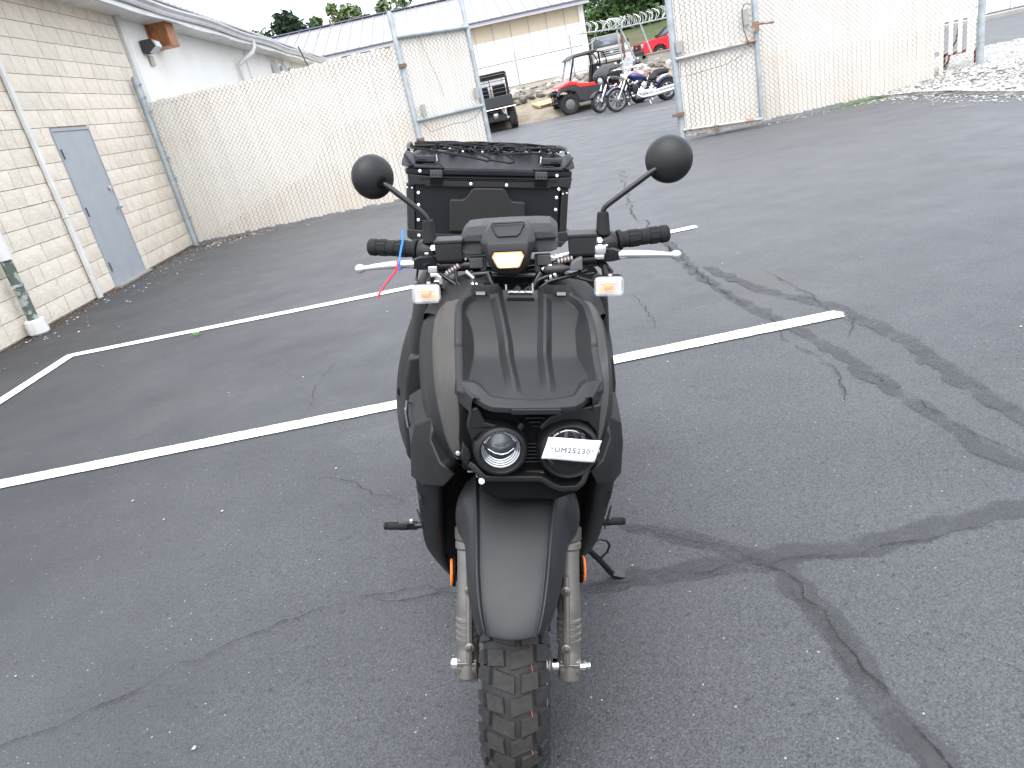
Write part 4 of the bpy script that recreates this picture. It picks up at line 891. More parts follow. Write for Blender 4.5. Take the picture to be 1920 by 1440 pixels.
# ---- paper tag hung over the right lamp (a thing of its own)
tg = thing('paper_tag', 'white paper stock tag printed *UM25230* stuck over the larger headlight', 'paper tag', (0, 0, 0))
tg.matrix_world = sc.matrix_basis @ Matrix.Translation((.0715, -.048, .7715)) @ Matrix.Rotation(R(5.0), 4, 'Y') @ Matrix.Rotation(R(-3), 4, 'X')
TW, TH = .099, .043
obj('paper', MB().grid(lambda u, v: ((u - .5) * TW + (v - .5) * .008, -.0025 * math.sin(u * 4.2) - .0015 * math.cos(v * 3) * (u - .3), (v - .5) * TH + .0012 * math.sin(u * 5)), 14, 8), M_white, tg, smooth=60, solid=.0003)
def text(name, body, size, mt, M, parent=None, ext=.0001, space=1.0, off=0):
    cu = bpy.data.curves.new(name, 'FONT'); cu.body = body; cu.size = size; cu.align_x = 'CENTER'; cu.align_y = 'CENTER'; cu.extrude = ext
    cu.space_character = space; cu.offset = off
    tmp = bpy.data.objects.new(name, cu); COL.objects.link(tmp); dg = bpy.context.evaluated_depsgraph_get(); dg.update()
    me = bpy.data.meshes.new_from_object(tmp.evaluated_get(dg)); bpy.data.objects.remove(tmp); me.materials.clear(); me.materials.append(mt)
    o = link(name, me, parent); o.matrix_local = M; return o
FX = Matrix.Rotation(R(90), 4, 'X')
text('printed_number', '*UM25230*', .0142, M_ink, Matrix.Translation((.0, -.0058, .0)) @ FX, tg, space=1.2, off=0)
sm = MB(); rnd = random.Random(9)
def words(x0, x1, z):
    x = x0
    while x < x1:
        w_ = rnd.uniform(.0012, .0045); sm.box((x + w_ / 2, -.0046, z), (w_, .0002, .0011)); x += w_ + .0008
words(-.022, .022, .0125); words(-.008, .009, .0092); words(-.037, -.018, -.0098); words(-.03, -.018, -.0128); words(.012, .038, -.0098); words(.02, .038, -.0128)
obj('small_print', sm, M_grey_ink, tg)
# ---- front tray (load tray with raised rim and two ribs)
TP = [(-.022, .8605), (.0, .864), (.03, .869), (.06, .875), (.09, .881), (.112, .887), (.124, .893), (.133, .903), (.142, .914), (.165, .928), (.19, .942), (.215, .954), (.235, .963), (.250, .970), (.258, .975), (.264, .981), (.270, .988)]
def li(tab, y):
    if y <= tab[0][0]: return tab[0][1]
    for (a, b), (c, d) in zip(tab, tab[1:]):
        if y <= c: return b + (d - b) * (y - a) / (c - a)
    return tab[-1][1]
secs = []
for i, (y, z) in enumerate(TP):
    t = V((0, TP[min(i + 1, len(TP) - 1)][0] - TP[max(i - 1, 0)][0], TP[min(i + 1, len(TP) - 1)][1] - TP[max(i - 1, 0)][1])).normalized()
    nn = V((0, -t.z, t.y))
    wi = li([(-.02, .094), (0, .102), (.03, .117), (.09, .108), (.13, .102), (.16, .103), (.20, .113), (.22, .118), (.235, .108), (.25, .094), (.27, .09)], y)
    wr = li([(-.02, .100), (0, .110), (.03, .124), (.13, .125), (.20, .124), (.22, .1225), (.235, .116), (.25, .103), (.27, .096)], y)
    wo = wr + li([(-.02, .008), (.03, .0135), (.24, .0135), (.27, .009)], y)
    H = li([(-.02, .002), (.0, .003), (.02, .008), (.06, .018), (.10, .028), (.13, .036), (.17, .030), (.22, .018), (.25, .014), (.27, .014)], y)
    top = y > .252; ht = .0 if not top else li([(.252, 0), (.258, .010), (.264, .017), (.27, .022)], y)
    rbx = li([(-.02, .026), (.01, .0285), (.13, .034), (.25, .047), (.27, .048)], y); hr = .0095 * li([(-.02, 0), (.0, .15), (.02, 1), (.3, 1)], y) if not top else max(.0095, ht)
    half = [(0, 0), (rbx - .015, 0), (rbx - .011, .0), (rbx + .0, hr * 1.25), (rbx + .006, hr * 1.25), (rbx + .018, ht if top else .0), (rbx + .024, ht), (max(rbx + .028, wi - .012), ht), (wi - .002, ht), (wi + .001, max(ht, .002)), (wr, max(ht, H)), (wr + .004, max(ht, H) + .002), (wo - .003, max(ht, H) + .002), (wo, max(ht, H) - .001), (wo + .002, -.012), (wo + .002, -.03)]
    L = [(-x, h) for x, h in reversed(half[1:])] + half
    secs.append([V((x, y, z)) + nn * h for x, h in L])
last = [V((p.x, p.y + .004, p.z - .004)) for p in secs[-1]]; last2 = [V((p.x, p.y + .012, p.z - .05)) for p in secs[-1]]
tray = obj('front_tray', MB().loft(secs + [last, last2], closed=False), M_tray, sc, bevel=.0022, seg=3)
obj('tray_badge', MB().box((.0, .262, .985), (.052, .004, .0035), Matrix.Rotation(R(-30), 3, 'X')), mat('badge_strip', (.55, .56, .58), .35, n=(420, 1, .48, .52), col2=(.05, .05, .05)), sc)
obj('tray_slot', MB().box((0, .252, .972), (.056, .006, .006), Matrix.Rotation(R(-30), 3, 'X')), M_deep, sc)
for s_ in (-1, 1):
    f_ = obj('tie_slot', MB().box((.084 * s_, .2535, .985), (.026, .006, .012), Matrix.Rotation(R(-28), 3, 'X')), M_deep, sc, bevel=.002)
    obj('slot_floor', MB().box((.0845 * s_, .2500, .9848), (.019, .003, .0070), Matrix.Rotation(R(-28), 3, 'X')), mat('pale_slot', (.13, .135, .14), .6), f_)
# lip below the tray
LP = [(0, -.027, .8605, -.047, .843), (.04, -.026, .861, -.047, .843), (.072, -.021, .8635, -.044, .844), (.078, -.016, .865, -.041, .8445), (.088, .0, .8705, -.034, .846), (.096, .008, .8755, -.024, .8475), (.104, .012, .878, -.016, .849), (.120, .017, .8785, .000, .8515), (.137, .022, .878, .016, .854)]
LPs = [(-a, b, c, d, e) for a, b, c, d, e in reversed(LP[1:])] + LP
obj('tray_lip', MB().loft([[(x, yt + .03, zt - .004), (x, yt, zt + .001), (x, yb, zb + .012 - .004 * (abs(x) > .12)), (x, yb + .001, zb), (x, yb + .045, zb - .001)] for x, yt, zt, yb, zb in LPs]), M_tray, sc, bevel=.0022, smooth=50)
obj('lip_pad', MB().box((0.004, -.0485, .8475), (.088, .005, .0105)), M_black, sc, bevel=.0015)
# ---- side trim (bronze) and side fairing (black) on both sides
I_ = [(.126, .245, .975), (.131, .205, .955), (.137, .13, .918), (.1385, .05, .885), (.137, .026, .865), (.134, .02, .83), (.131, .02, .79), (.127, .024, .745), (.121, .03, .715)]
C_ = [(.150, .270, .962), (.170, .262, .937), (.178, .215, .890), (.172, .13, .838), (.166, .10, .810), (.160, .085, .785), (.155, .075, .755), (.147, .065, .722), (.135, .058, .700)]
D_ = [(.165, .31, .955), (.185, .295, .925), (.190, .25, .875), (.184, .17, .820), (.178, .14, .792), (.171, .12, .765), (.165, .11, .738), (.155, .10, .708), (.140, .09, .688)]
E_ = [(.18, .34, .93), (.196, .33, .90), (.199, .28, .855), (.193, .205, .80), (.187, .175, .775), (.18, .155, .747), (.172, .14, .72), (.16, .125, .69), (.142, .11, .672)]
W_ = [(.186, .35, .925), (.207, .335, .880), (.2115, .29, .83), (.206, .22, .775), (.200, .19, .745), (.192, .165, .715), (.18, .15, .69), (.155, .125, .668), (.12, .10, .660)]
X_ = [(.19, .42, .93), (.217, .42, .88), (.226, .40, .82), (.222, .35, .76), (.216, .31, .72), (.207, .28, .69), (.192, .25, .665), (.165, .20, .65), (.125, .15, .645)]
def sidepanels(s_):
    g = lambda T, k: (T[k][0] * s_, T[k][1], T[k][2])
    def inw(T, k, d, e=0): return ((T[k][0] - d) * s_, T[k][1] + e, T[k][2])
    n_ = len(I_)
    obj('side_trim', MB().loft([[inw(I_, k, .010, .012), g(I_, k), tuple(V(g(I_, k)).lerp(V(g(C_, k)), .08)), tuple(V(g(I_, k)).lerp(V(g(C_, k)), .92)), g(C_, k), tuple(V(g(C_, k)).lerp(V(g(D_, k)), .1)), g(D_, k), inw(D_, k, .008, .004)] for k in range(n_)], closed=False), M_bronze, sc, sub=2)
    obj('side_fairing', MB().loft([[inw(D_, k, .006, -.002), inw(D_, k, .003, .004), g(E_, k), tuple(V(g(E_, k)).lerp(V(g(W_, k)), .85)), g(W_, k), tuple(V(g(W_, k)).lerp(V(g(X_, k)), .3)), g(X_, k), inw(X_, k, .03, .03)] for k in range(n_)], closed=False), M_fend if False else M_black, sc, sub=2)
    obj('trim_screw', MB().lathe([(.005, 0), (.0045, .002), (.002, .003)], (.1335 * s_, .016, .735), (0, -1, .1), 10), M_zinc, sc)
both(sidepanels)
# ---- leg shield behind the tray
LS = [(1.012, .085, .30), (1.005, .125, .315), (.985, .165, .335), (.955, .192, .355), (.91, .212, .38), (.85, .228, .40), (.78, .238, .41), (.70, .24, .42)]
obj('leg_shield', MB().loft([[(w * x, y + .05 * (1 - abs(x)) * -0.4 + (.10 * max(0, abs(x) - .8) / .2), z - .03 * max(0, abs(x) - .8)) for x in (-1, -.9, -.75, -.4, 0, .4, .75, .9, 1)] for z, w, y in LS], closed=False), M_black, sc, sub=2, solid=.006)
obj('glove_box', MB().prism([(-.045, .0), (.045, .0), (.075, .055), (.02, .075), (-.02, .075)], 0, .08).xf(Matrix.Translation((.04, .36, .96))), mat('grey_cover', (.10, .10, .105), .5), sc, bevel=.006)
def shoulder(s_):
    A = [(.060, .285, 1.000), (.098, .280, .998), (.115, .262, .985), (.133, .236, .964), (.152, .262, .955), (.172, .268, .935)]
    Bq = [(.065, .34, 1.008), (.110, .345, 1.008), (.142, .345, 1.000), (.168, .345, .982), (.190, .345, .955), (.206, .352, .912)]
    obj('shoulder_panel', MB().loft([[(a[0] * s_, a[1], a[2] - .012), (a[0] * s_, a[1] + .004, a[2] - .002), tuple(V((a[0] * s_, a[1], a[2])).lerp(V((b[0] * s_, b[1], b[2])), .9) + V((0, 0, .003))), (b[0] * s_, b[1], b[2]), (b[0] * s_ * 1.02, b[1] + .05, b[2] - .04)] for a, b in zip(A, Bq)], closed=False), M_tray, sc, sub=2)
both(shoulder)
# ---- lower wings (faceted) and lower panels
def low(s_):
    P = [(.186, .165, .742), (.224, .20, .712), (.2335, .205, .660), (.2345, .20, .585), (.206, .148, .592), (.162, .118, .606), (.140, .085, .652), (.170, .11, .664), (.19, .14, .70),   # 0-8 front outline
         (.205, .30, .76), (.243, .34, .72), (.248, .36, .64), (.240, .34, .56), (.200, .165, .655), (.205, .28, .53), (.165, .24, .55), (.14, .2, .62), (.150, .20, .76), (.120, .16, .68)]
    vs = [(x * s_, y, z) for x, y, z in P]
    fs = [(0, 1, 13, 8), (1, 2, 13), (2, 3, 4, 13), (13, 4, 5, 7), (7, 5, 6), (8, 13, 7), (0, 9, 10, 1), (1, 10, 11, 2), (2, 11, 12, 3), (3, 12, 14, 4), (4, 14, 15, 5), (5, 15, 16, 6), (0, 8, 17), (8, 7, 18, 17), (7, 6, 18)]
    obj('lower_wing', MB().add(vs, fs), M_black, sc, bevel=.004, seg=3)
    F1 = [(.228, .21, .585), (.222, .22, .52), (.2195, .24, .46), (.216, .255, .41), (.212, .27, .36), (.196, .285, .32), (.176, .30, .280), (.145, .32, .225), (.118, .335, .185)]
    F2 = [(.170, .15, .59), (.170, .17, .52), (.172, .195, .46), (.170, .21, .41), (.168, .235, .36), (.162, .25, .32), (.152, .27, .28), (.132, .30, .235), (.112, .325, .20)]
    F3 = [(.235, .40, .58), (.232, .42, .50), (.228, .44, .44), (.224, .45, .38), (.216, .46, .33), (.20, .47, .29), (.18, .48, .25), (.15, .49, .20), (.12, .5, .17)]
    g = lambda p: (p[0] * s_, p[1], p[2])
    obj('lower_panel', MB().loft([[(g(a)[0] * .93, a[1] + .05, a[2]), g(a), tuple(V(g(a)).lerp(V(g(b)), .9)), g(b), tuple(V(g(b)).lerp(V(g(c)), .2)), g(c)] for a, b, c in zip(F2, F1, F3)], closed=False), M_black, sc, sub=2)
    for k in range(2):
        z0 = .545 - .06 * k
        obj('panel_crease', MB().tube([(.225 * s_, .23, z0), (.214 * s_, .205, z0 - .018), (.206 * s_, .20, z0 - .045)], [.002, .0035, .001], 6), M_fend, sc)
    obj('reflector', MB().lathe([(.03, -.003), (.032, 0), (.03, .003)], (.155 * s_ + .008, .203, .33), (1, 0, 0), 24), M_orange, sc)
    obj('reflector_base', MB().lathe([(.035, -.003), (.035, .003), (.03, .004)], ((.155 - .006) * s_ + .008, .206, .33), (1, 0, 0), 24).box((.135 * s_ + .006, .21, .335), (.03, .006, .012)), M_deep, sc)
    obj('reflector_bolt', MB().lathe([(.006, 0), (.004, .004)], (.135 * s_ + .006, .2, .335), (0, -1, 0), 8), M_zinc, sc)
    # wide rear leg / body side
    B1 = [(.235, .50, .88), (.258, .50, .82), (.282, .54, .73), (.294, .58, .64), (.296, .60, .56), (.288, .60, .50), (.268, .60, .44), (.24, .6, .38)]
    B2 = [(.215, .44, .88), (.235, .43, .82), (.248, .43, .73), (.256, .44, .64), (.256, .45, .56), (.25, .45, .50), (.236, .46, .44), (.215, .46, .38)]
    B3 = [(.20, 1.15, .82), (.22, 1.2, .78), (.24, 1.2, .70), (.245, 1.2, .62), (.24, 1.1, .54), (.235, 1.0, .46), (.225, .95, .4), (.20, .9, .34)]
    obj('body_side', MB().loft([[(g(a)[0] * .88, a[1] + .02, a[2]), g(a), tuple(V(g(a)).lerp(V(g(b)), .85)), g(b), tuple(V(g(b)).lerp(V(g(c)), .15)), g(c)] for a, b, c in zip(B2, B1, B3)], closed=False), M_black, sc, sub=2)
    obj('side_insert', MB().prism([(.20, .80), (.246, .79), (.258, .72), (.262, .62), (.258, .53), (.235, .50), (.21, .52)], .405, .44).xf(Matrix.Scale(s_, 4, (1, 0, 0))), M_tray, sc, bevel=.01, seg=3)
    obj('body_recess', MB().lathe([(.014, 0), (.010, .003)], (.272 * s_, .525, .655), (s_ * .4, -1, .2), 16), M_deep, sc)
    if s_ < 0: obj('chrome_clip', MB().tube([(.238 * s_, .30, .72), (.244 * s_, .29, .728), (.247 * s_, .29, .70), (.243 * s_, .30, .66)], .004, 8), M_chrome, sc)
    obj('upper_body', MB().loft([[(w1 * s_, y, z), ((w1 + .03) * s_, y + .02, z), ((w1 + .034) * s_, y + .12, z + .0), ((w1) * s_, y + .3, z)] for w1, y, z in ((.17, .40, .99), (.195, .40, .96), (.205, .40, .90), (.215, .41, .82), (.222, .42, .74), (.22, .43, .66))], closed=False), M_black, sc, sub=2)
    # foot pegs
    pgx = obj('foot_peg', MB().tube([(.18 * s_, .45, .305), (.245 * s_, .45, .302)], .0095, 10).box((.262 * s_, .45, .302), (.05, .012, .022)), M_gloss, sc, bevel=.002)
    obj('peg_rubber', MB().lathe([(.009, 0), (.0108, .002), (.0108, .05), (.009, .054), (.0105, .056), (.0098, .062), (.005, .064)], (.262 * s_, .45, .302), (s_, 0, 0), 14), M_rub, pgx)
    obj('peg_bolt', MB().lathe([(.006, 0), (.006, .006), (.003, .008)], (.252 * s_, .45, .313), (0, 0, 1), 10), M_zinc, pgx)
both(low)
# ---- side stand
ss = obj('side_stand', MB().tube([(.13, .50, .27), (.22, .50, .20), (.28, .505, .135), (.312, .51, .093), (.322, .51, .086)], [.0095, .0095, .009, .009, .009], 12).loft([[(.318, .495, .079), (.318, .525, .079), (.318, .525, .092), (.318, .495, .092)], [(.345, .49, .0775), (.345, .53, .0775), (.345, .53, .087), (.345, .49, .087)], [(.366, .497, .0735), (.366, .523, .0735), (.366, .523, .083), (.366, .497, .083)]]), M_gloss, sc, bevel=.002, smooth=50)
obj('stand_loop', MB().tube([(.236, .50, .190), (.250, .50, .203), (.272, .50, .212), (.292, .50, .206), (.301, .50, .190), (.296, .50, .170), (.276, .502, .143)], .0035, 8), M_gloss, ss, smooth=60)
# ---- rear wheel, engine, seat (mostly hidden, still there from other viewpoints)
rt = obj('rear_tyre', MB().loft([[V((.062 * math.sin(a), 1.31 - (.178 + .062 * math.cos(a)) * math.cos(p), .24 + (.178 + .062 * math.cos(a)) * math.sin(p))) for a in [-1.9 + 3.8 * j / 12 for j in range(13)]] for p in [2 * PI * k / 48 for k in range(49)]], closed=True, caps=False), M_tyre, sc, smooth=60)
obj('rear_rim', MB().lathe([(.15, -.045), (.15, .045), (.04, .03), (.04, -.03)], (0, 1.31, .24), (1, 0, 0), 32), M_gloss, sc)
obj('engine', MB().box((.03, .95, .30), (.26, .5, .20)).box((-.1, 1.2, .28), (.09, .35, .16)), M_deep, sc, bevel=.03, seg=3)
obj('floorboard', MB().box((0, .62, .30), (.36, .42, .06)), M_black, sc, bevel=.015)
obj('seat', MB().loft([[(w * x, y, z - .03 * x * x) for x in (-1, -.8, -.4, 0, .4, .8, 1)] + [(w * .8, y, z - .12), (-w * .8, y, z - .12)] for w, y, z in ((.07, .72, .80), (.12, .78, .82), (.15, .95, .82), (.16, 1.1, .85), (.15, 1.3, .87), (.11, 1.42, .86))]), M_rub, sc, sub=2)
obj('rear_body', MB().loft([[(w * x, y, z) for x, z in ((-1, .5), (-1.02, .65), (-.9, .77), (.9, .77), (1.02, .65), (1, .5))] for w, y in ((.10, .74), (.15, .9), (.16, 1.2), (.12, 1.55))]), M_black, sc, bevel=.02, seg=3)
obj('rear_rack', MB().tube([(-.12, 1.35, .80), (-.12, 1.85, .85)], .012, 8).tube([(.12, 1.35, .80), (.12, 1.85, .85)], .012, 8).box((0, 1.68, .862), (.34, .34, .014)), M_gloss, sc)
obj('muffler', MB().lathe([(.03, 0), (.06, .04), (.065, .3), (.05, .36), (.02, .37)], (.17, 1.2, .32), (0, 1, .25), 20), M_gloss, sc)
# ---- steering assembly: bars, controls, meter pod
STEER_FORK = STEER
STEER = STEER_FORK @ Matrix.Translation((0, .345, 1.03)) @ Matrix.Rotation(-R(1.7), 4, 'Y') @ Matrix.Translation((0, -.345, -1.03))
def cap(mb): return st(mb)
hb = obj('handlebar', st(MB().tube([(-.33, .385, 1.072), (-.22, .362, 1.066), (-.14, .348, 1.045), (-.07, .345, 1.015), (0, .345, 1.01), (.07, .345, 1.015), (.14, .348, 1.045), (.22, .362, 1.066), (.33, .385, 1.072)], .011, 12)), M_gloss, sc, smooth=60)
obj('steering_stem', st(MB().tube([(0, .30, .86), (0, .345, 1.02)], [.028, .024], 16).box((0, .335, .99), (.07, .05, .03))), M_gloss, sc, bevel=.004)
def controls(s_):
    d = V((s_ * .11, .023, .006)).normalized(); g0 = V((.222 * s_, .362, 1.066))
    prof = [(.013, -.006), (.0235, -.004), (.0235, .0), (.0155, .002)]
    prof = [(.021, -.004), (.022, -.002), (.022, .004), (.0175, .006), (.0175, .018), (.0182, .019)]
    for a, b in ((.02, .045), (.047, .066), (.068, .088)): prof += [(.0158, a - .001), (.0176, a + .001), (.0176, b), (.0158, b + .001)]
    prof += [(.0182, .092), (.0192, .096), (.0186, .108), (.016, .111), (.004, .112)]
    gr_ = obj('grip', st(MB().lathe(prof, tuple(g0), tuple(d), 24)), M_rub, sc, smooth=40)
    rb_ = MB()
    for k in range(10):
        a = 2 * PI * k / 10; q = V((0, 0, 1)).rotation_difference(d)
        for u0, u1 in ((.021, .044), (.069, .087)):
            p0 = g0 + d * u0 + q @ V((.0176 * math.cos(a), .0176 * math.sin(a), 0)); p1 = g0 + d * u1 + q @ V((.0176 * math.cos(a), .0176 * math.sin(a), 0))
            rb_.tube([tuple(p0), tuple(p1)], .0013, 5)
    obj('grip_rib', st(rb_), M_rub, gr_)
    # switch housing
    c = V((.198 * s_, .355, 1.062))
    obj('switch_housing', st(MB().lathe([(.014, -.022), (.022, -.020), (.026, -.008), (.026, .006), (.023, .016), (.014, .018)], tuple(c), tuple(d), 20).box(tuple(c + V((-.006 * s_, -.012, -.006))), (.03, .034, .03))), M_black, sc, bevel=.003, smooth=50)
    # lever perch and lever
    obj('lever_perch', st(MB().loft([[V((x * s_, y, z)) + V((0, a, b)) for a, b in ((-r_, -r_), (r_, -r_), (r_, r_), (-r_, r_))] for x, y, z, r_ in ((.165, .325, 1.045, .012), (.185, .318, 1.046, .015), (.205, .306, 1.048, .014), (.221, .296, 1.048, .009))])), M_gloss, sc, bevel=.003)
    LV = [(.219, .294, 1.048, .0095), (.235, .287, 1.0495, .0092), (.255, .281, 1.050, .0088), (.275, .279, 1.0495, .0082), (.295, .280, 1.048, .0072), (.312, .284, 1.0455, .0062), (.322, .288, 1.044, .0058), (.328, .291, 1.043, .0090), (.334, .293, 1.0425, .0108), (.340, .295, 1.042, .0092), (.344, .296, 1.042, .004)]
    obj('brake_lever', st(MB().tube([(x * s_, y, z) for x, y, z, r_ in LV], [q[3] for q in LV], 14, flat=.95)), M_alu, sc, smooth=70)
    # reservoir
    rx = .141 * s_
    rv = obj('fluid_reservoir', st(MB().loft([[(rx - w_, y0, z), (rx + w_, y0, z), (rx + w_, y1, z), (rx - w_, y1, z)] for z, w_, y0, y1 in ((1.044, .024, .306, .345), (1.050, .0285, .300, .35), (1.086, .0295, .299, .352))])), M_tray, sc, bevel=.003)
    obj('reservoir_lid', st(MB().box((rx, .3255, 1.0895), (.062, .056, .008))), M_tray, rv, bevel=.002)
    obj('master_cylinder', st(MB().tube([(.10 * s_, .325, 1.033), (.17 * s_, .322, 1.036)], .013, 12).tube([(.075 * s_, .322, 1.028), (.105 * s_, .322, 1.032)], [.006, .010], 10)), M_gloss, sc, smooth=50)
    obj('bar_clamp', st(MB().lathe([(.017, -.008), (.019, -.006), (.019, .006), (.017, .008)], (.163 * s_, .347, 1.05), (1, 0, .2 * s_), 14).box((.163 * s_, .33, 1.04), (.018, .03, .04))), M_gloss, sc, bevel=.002)
    obj('mirror_boot', st(MB().lathe([(.0155, 0), (.0165, .003), (.0150, .006), (.0125, .042), (.011, .047), (.006, .048)], (.187 * s_, .345, 1.083), (0, 0, 1), 16)), M_rub, sc, smooth=50)
    obj('perch_bolt', st(MB().lathe([(.007, 0), (.007, .004), (.0035, .005)], (.178 * s_, .33, 1.072), (0, -1, .6), 6).lathe([(.005, 0), (.005, .003), (.002, .004)], (.19 * s_, .31, 1.064), (0, -.3, 1), 6)), M_zinc, sc)
    # indicator
    ic = V((.194 * s_, .280, .985)); sg = obj('turn_signal', st(MB().box(tuple(ic + V((0, .021, 0))), (.061, .022, .041))), M_black, sc, bevel=.01, seg=3)
    obj('signal_reflector', st(MB().box(tuple(ic + V((0, .0085, -.001))), (.053, .002, .034))), mat('silver_reflector', (.85, .80, .76), .2, metal=.5, bump=(260, .6, .001)), sg)
    obj('signal_bulb', st(MB().lathe([(.007, -.010), (.008, 0), (.006, .007), (.002, .010)], tuple(ic + V((0, .002, 0))), (1, 0, 0), 14)), mat('amber_bulb', (.85, .3, .03), .2, emit=(1, .35, .05, .05)), sg)
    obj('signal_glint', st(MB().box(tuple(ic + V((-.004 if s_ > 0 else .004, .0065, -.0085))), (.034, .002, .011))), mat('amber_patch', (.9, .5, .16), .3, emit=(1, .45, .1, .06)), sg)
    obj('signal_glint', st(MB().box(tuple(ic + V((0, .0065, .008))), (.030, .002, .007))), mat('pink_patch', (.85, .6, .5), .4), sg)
    for k in range(5): obj('lens_rib', st(MB().tube([tuple(ic + V((-.020, -.0055, -.012 + k * .006))), tuple(ic + V((.020, -.0055, -.012 + k * .006)))], .0008, 5)), M_lens, sg)
    obj('signal_lens', st(MB().box(tuple(ic), (.062, .018, .042))), M_siglens, sg, bevel=.011, seg=4)
    obj('signal_bolt', st(MB().lathe([(.0055, 0), (.005, .004), (.002, .0055)], tuple(ic + V((.004, .02, .017))), (0, -.4, 1), 10)), M_zinc, sg)
    obj('signal_stalk', st(MB().tube([tuple(ic + V((0, .03, .012))), tuple(ic + V((-.006 * s_, .035, .035))), (.172 * s_, .34, 1.03)], [.011, .009, .010], 10)), M_black, sg)
both(controls)
# left switch (silver rocker pieces on the viewer's left)
obj('choke_lever', st(MB().box((-.176, .286, 1.036), (.019, .010, .013)).tube([(-.182, .286, 1.024), (-.168, .286, 1.024), (-.163, .286, 1.018), (-.160, .288, 1.004)], .0052, 8)), M_alu, sc, bevel=.002)
obj('bar_end_flash', st(MB().box((.178, .30, 1.060), (.024, .02, .018)).box((.176, .30, 1.045), (.022, .012, .012))), M_alu, sc, bevel=.004)
obj('switch_block', st(MB().prism([(.112, 1.020), (.140, 1.020), (.140, 1.048), (.128, 1.044), (.116, 1.036)], .285, .31)), mat('grey_cover', (.10, .10, .105), .5), sc, bevel=.003)
obj('cable_sleeve', st(MB().lathe([(.004, -.006), (.009, 0), (.0098, .006), (.0098, .036), (.006, .046), (.003, .06)], (.062, .30, 1.022), (1, 0, .02), 14)), mat('brown_black_boot', (.035, .03, .03), .5), sc, smooth=60)
for x0, z0, s_ in ((.088, 1.036, 1), (-.122, 1.038, -1)):
    mb = MB()
    for k in range(5): mb.lathe([(.006, k * .007), (.0072, k * .007 + .002), (.006, k * .007 + .005)], (x0, .305, z0), (s_, 0, .22 if s_ > 0 else -.6), 12)
    obj('cable_adjuster', st(mb), mat('zinc_pinkish', (.4, .33, .32), .35, metal=.7), sc)
    obj('adjuster_tip', st(MB().lathe([(.004, 0), (.0048, .003), (.0048, .022), (.003, .024)], (x0 - s_ * .012 if s_ > 0 else x0 + .014, .30, z0 - .006 if s_ > 0 else z0 - .012), (-s_, 0, -.35 if s_ > 0 else -1.0), 12)), M_alu, sc)
# hoses and cables (each its own)
for nm, P, r_ in (('brake_hose', [(.10, .32, 1.028), (.085, .305, 1.012), (.05, .29, 1.004), (.02, .285, .985), (.008, .29, .95), (.0, .30, .90)], .0055),
              ('brake_hose', [(.15, .32, 1.012), (.12, .31, 1.006), (.07, .295, .998), (.03, .29, .975), (.018, .30, .93), (.012, .32, .88)], .005),
              ('throttle_cable', [(-.165, .31, 1.02), (-.13, .295, .998), (-.09, .285, 1.0), (-.05, .28, .995), (-.02, .285, .96), (-.012, .30, .9)], .005),
              ('throttle_cable', [(-.18, .31, 1.0), (-.15, .30, .985), (-.10, .29, .99), (-.06, .285, .985), (-.035, .29, .95), (-.03, .31, .88)], .0045),
              ('brake_hose', [(-.13, .30, 1.03), (-.128, .292, 1.005), (-.118, .288, .994), (-.09, .286, .996)], .004),
              ('wiring_harness', [(-.06, .30, 1.02), (-.05, .285, .99), (-.03, .28, .965), (.0, .29, .92)], .008),
              ('wiring_harness', [(.05, .30, 1.015), (.035, .285, .99), (.022, .285, .96), (.0, .30, .9)], .009),
              ('indicator_wire', [(.09, .32, 1.005), (.13, .315, .998), (.168, .315, .986)], .0036),
              ('indicator_wire', [(-.215, .32, 1.03), (-.218, .31, 1.01), (-.205, .305, 1.0)], .0028),
              ('indicator_wire', [(.195, .31, 1.02), (.203, .305, 1.012), (.200, .302, 1.0)], .0028),
              ('brake_switch_wire', [(.14, .31, 1.02), (.133, .305, 1.006), (.145, .30, 1.008), (.165, .30, 1.01)], .0022),
              ('throttle_cable', [(-.10, .31, 1.015), (-.03, .30, 1.02), (.04, .30, 1.01)], .0075)):
    obj(nm, st(MB().tube(P, r_, 8)), M_gloss, sc, smooth=70)
for x, z in ((.072, 1.006), (.082, 1.010), (.062, 1.001), (-.092, .998), (-.084, .997)):
    obj('hose_fitting', st(MB().lathe([(.0075, -.003), (.008, 0), (.0075, .003)], (x, .300 if x > 0 else .284, z), (1, 0, .4), 10)), M_zinc, sc)
for x in (-.022, .034): obj('cable_guide', st(MB().tube([(x, .272, 1.0), (x, .27, .975)], .0022, 6)), M_zinc, sc)
obj('zip_band', st(MB().lathe([(.015, -.008), (.0155, 0), (.015, .008)], (-.062, .284, .988), (1, 0, 0), 12)), M_deep, sc)
PODM = Matrix.Translation((-.013, 0, -.009))
def stp(mb): return mb.xf(STEER @ PODM)
# meter pod
mp_ = obj('meter_pod', stp(MB().loft([[(x, .335, z0), (x, .300 + .06 * abs(x) ** 1, z0 + .004), (x, .293 + .2 * abs(x), z0 + .016), (x, .300 + .2 * abs(x), z1 - .014), (x, .325 + .15 * abs(x), z1), (x, .40, z1 + .006), (x, .40, z0)] for x, z0, z1 in ((-.104, 1.076, 1.106), (-.100, 1.068, 1.112), (-.088, 1.064, 1.122), (-.06, 1.064, 1.124), (0, 1.064, 1.125), (.06, 1.064, 1.124), (.088, 1.064, 1.122), (.100, 1.068, 1.112), (.104, 1.076, 1.106))])), M_tray, sc, bevel=.004, smooth=40)
obj('pod_seam', stp(MB().loft([[(x, .290 + .2 * abs(x), 1.094), (x, .295 + .2 * abs(x), 1.095), (x, .295 + .2 * abs(x), 1.097), (x, .290 + .2 * abs(x), 1.096)] for x in (-.099, -.06, -.045, .045, .06, .099)])), M_deep, mp_)
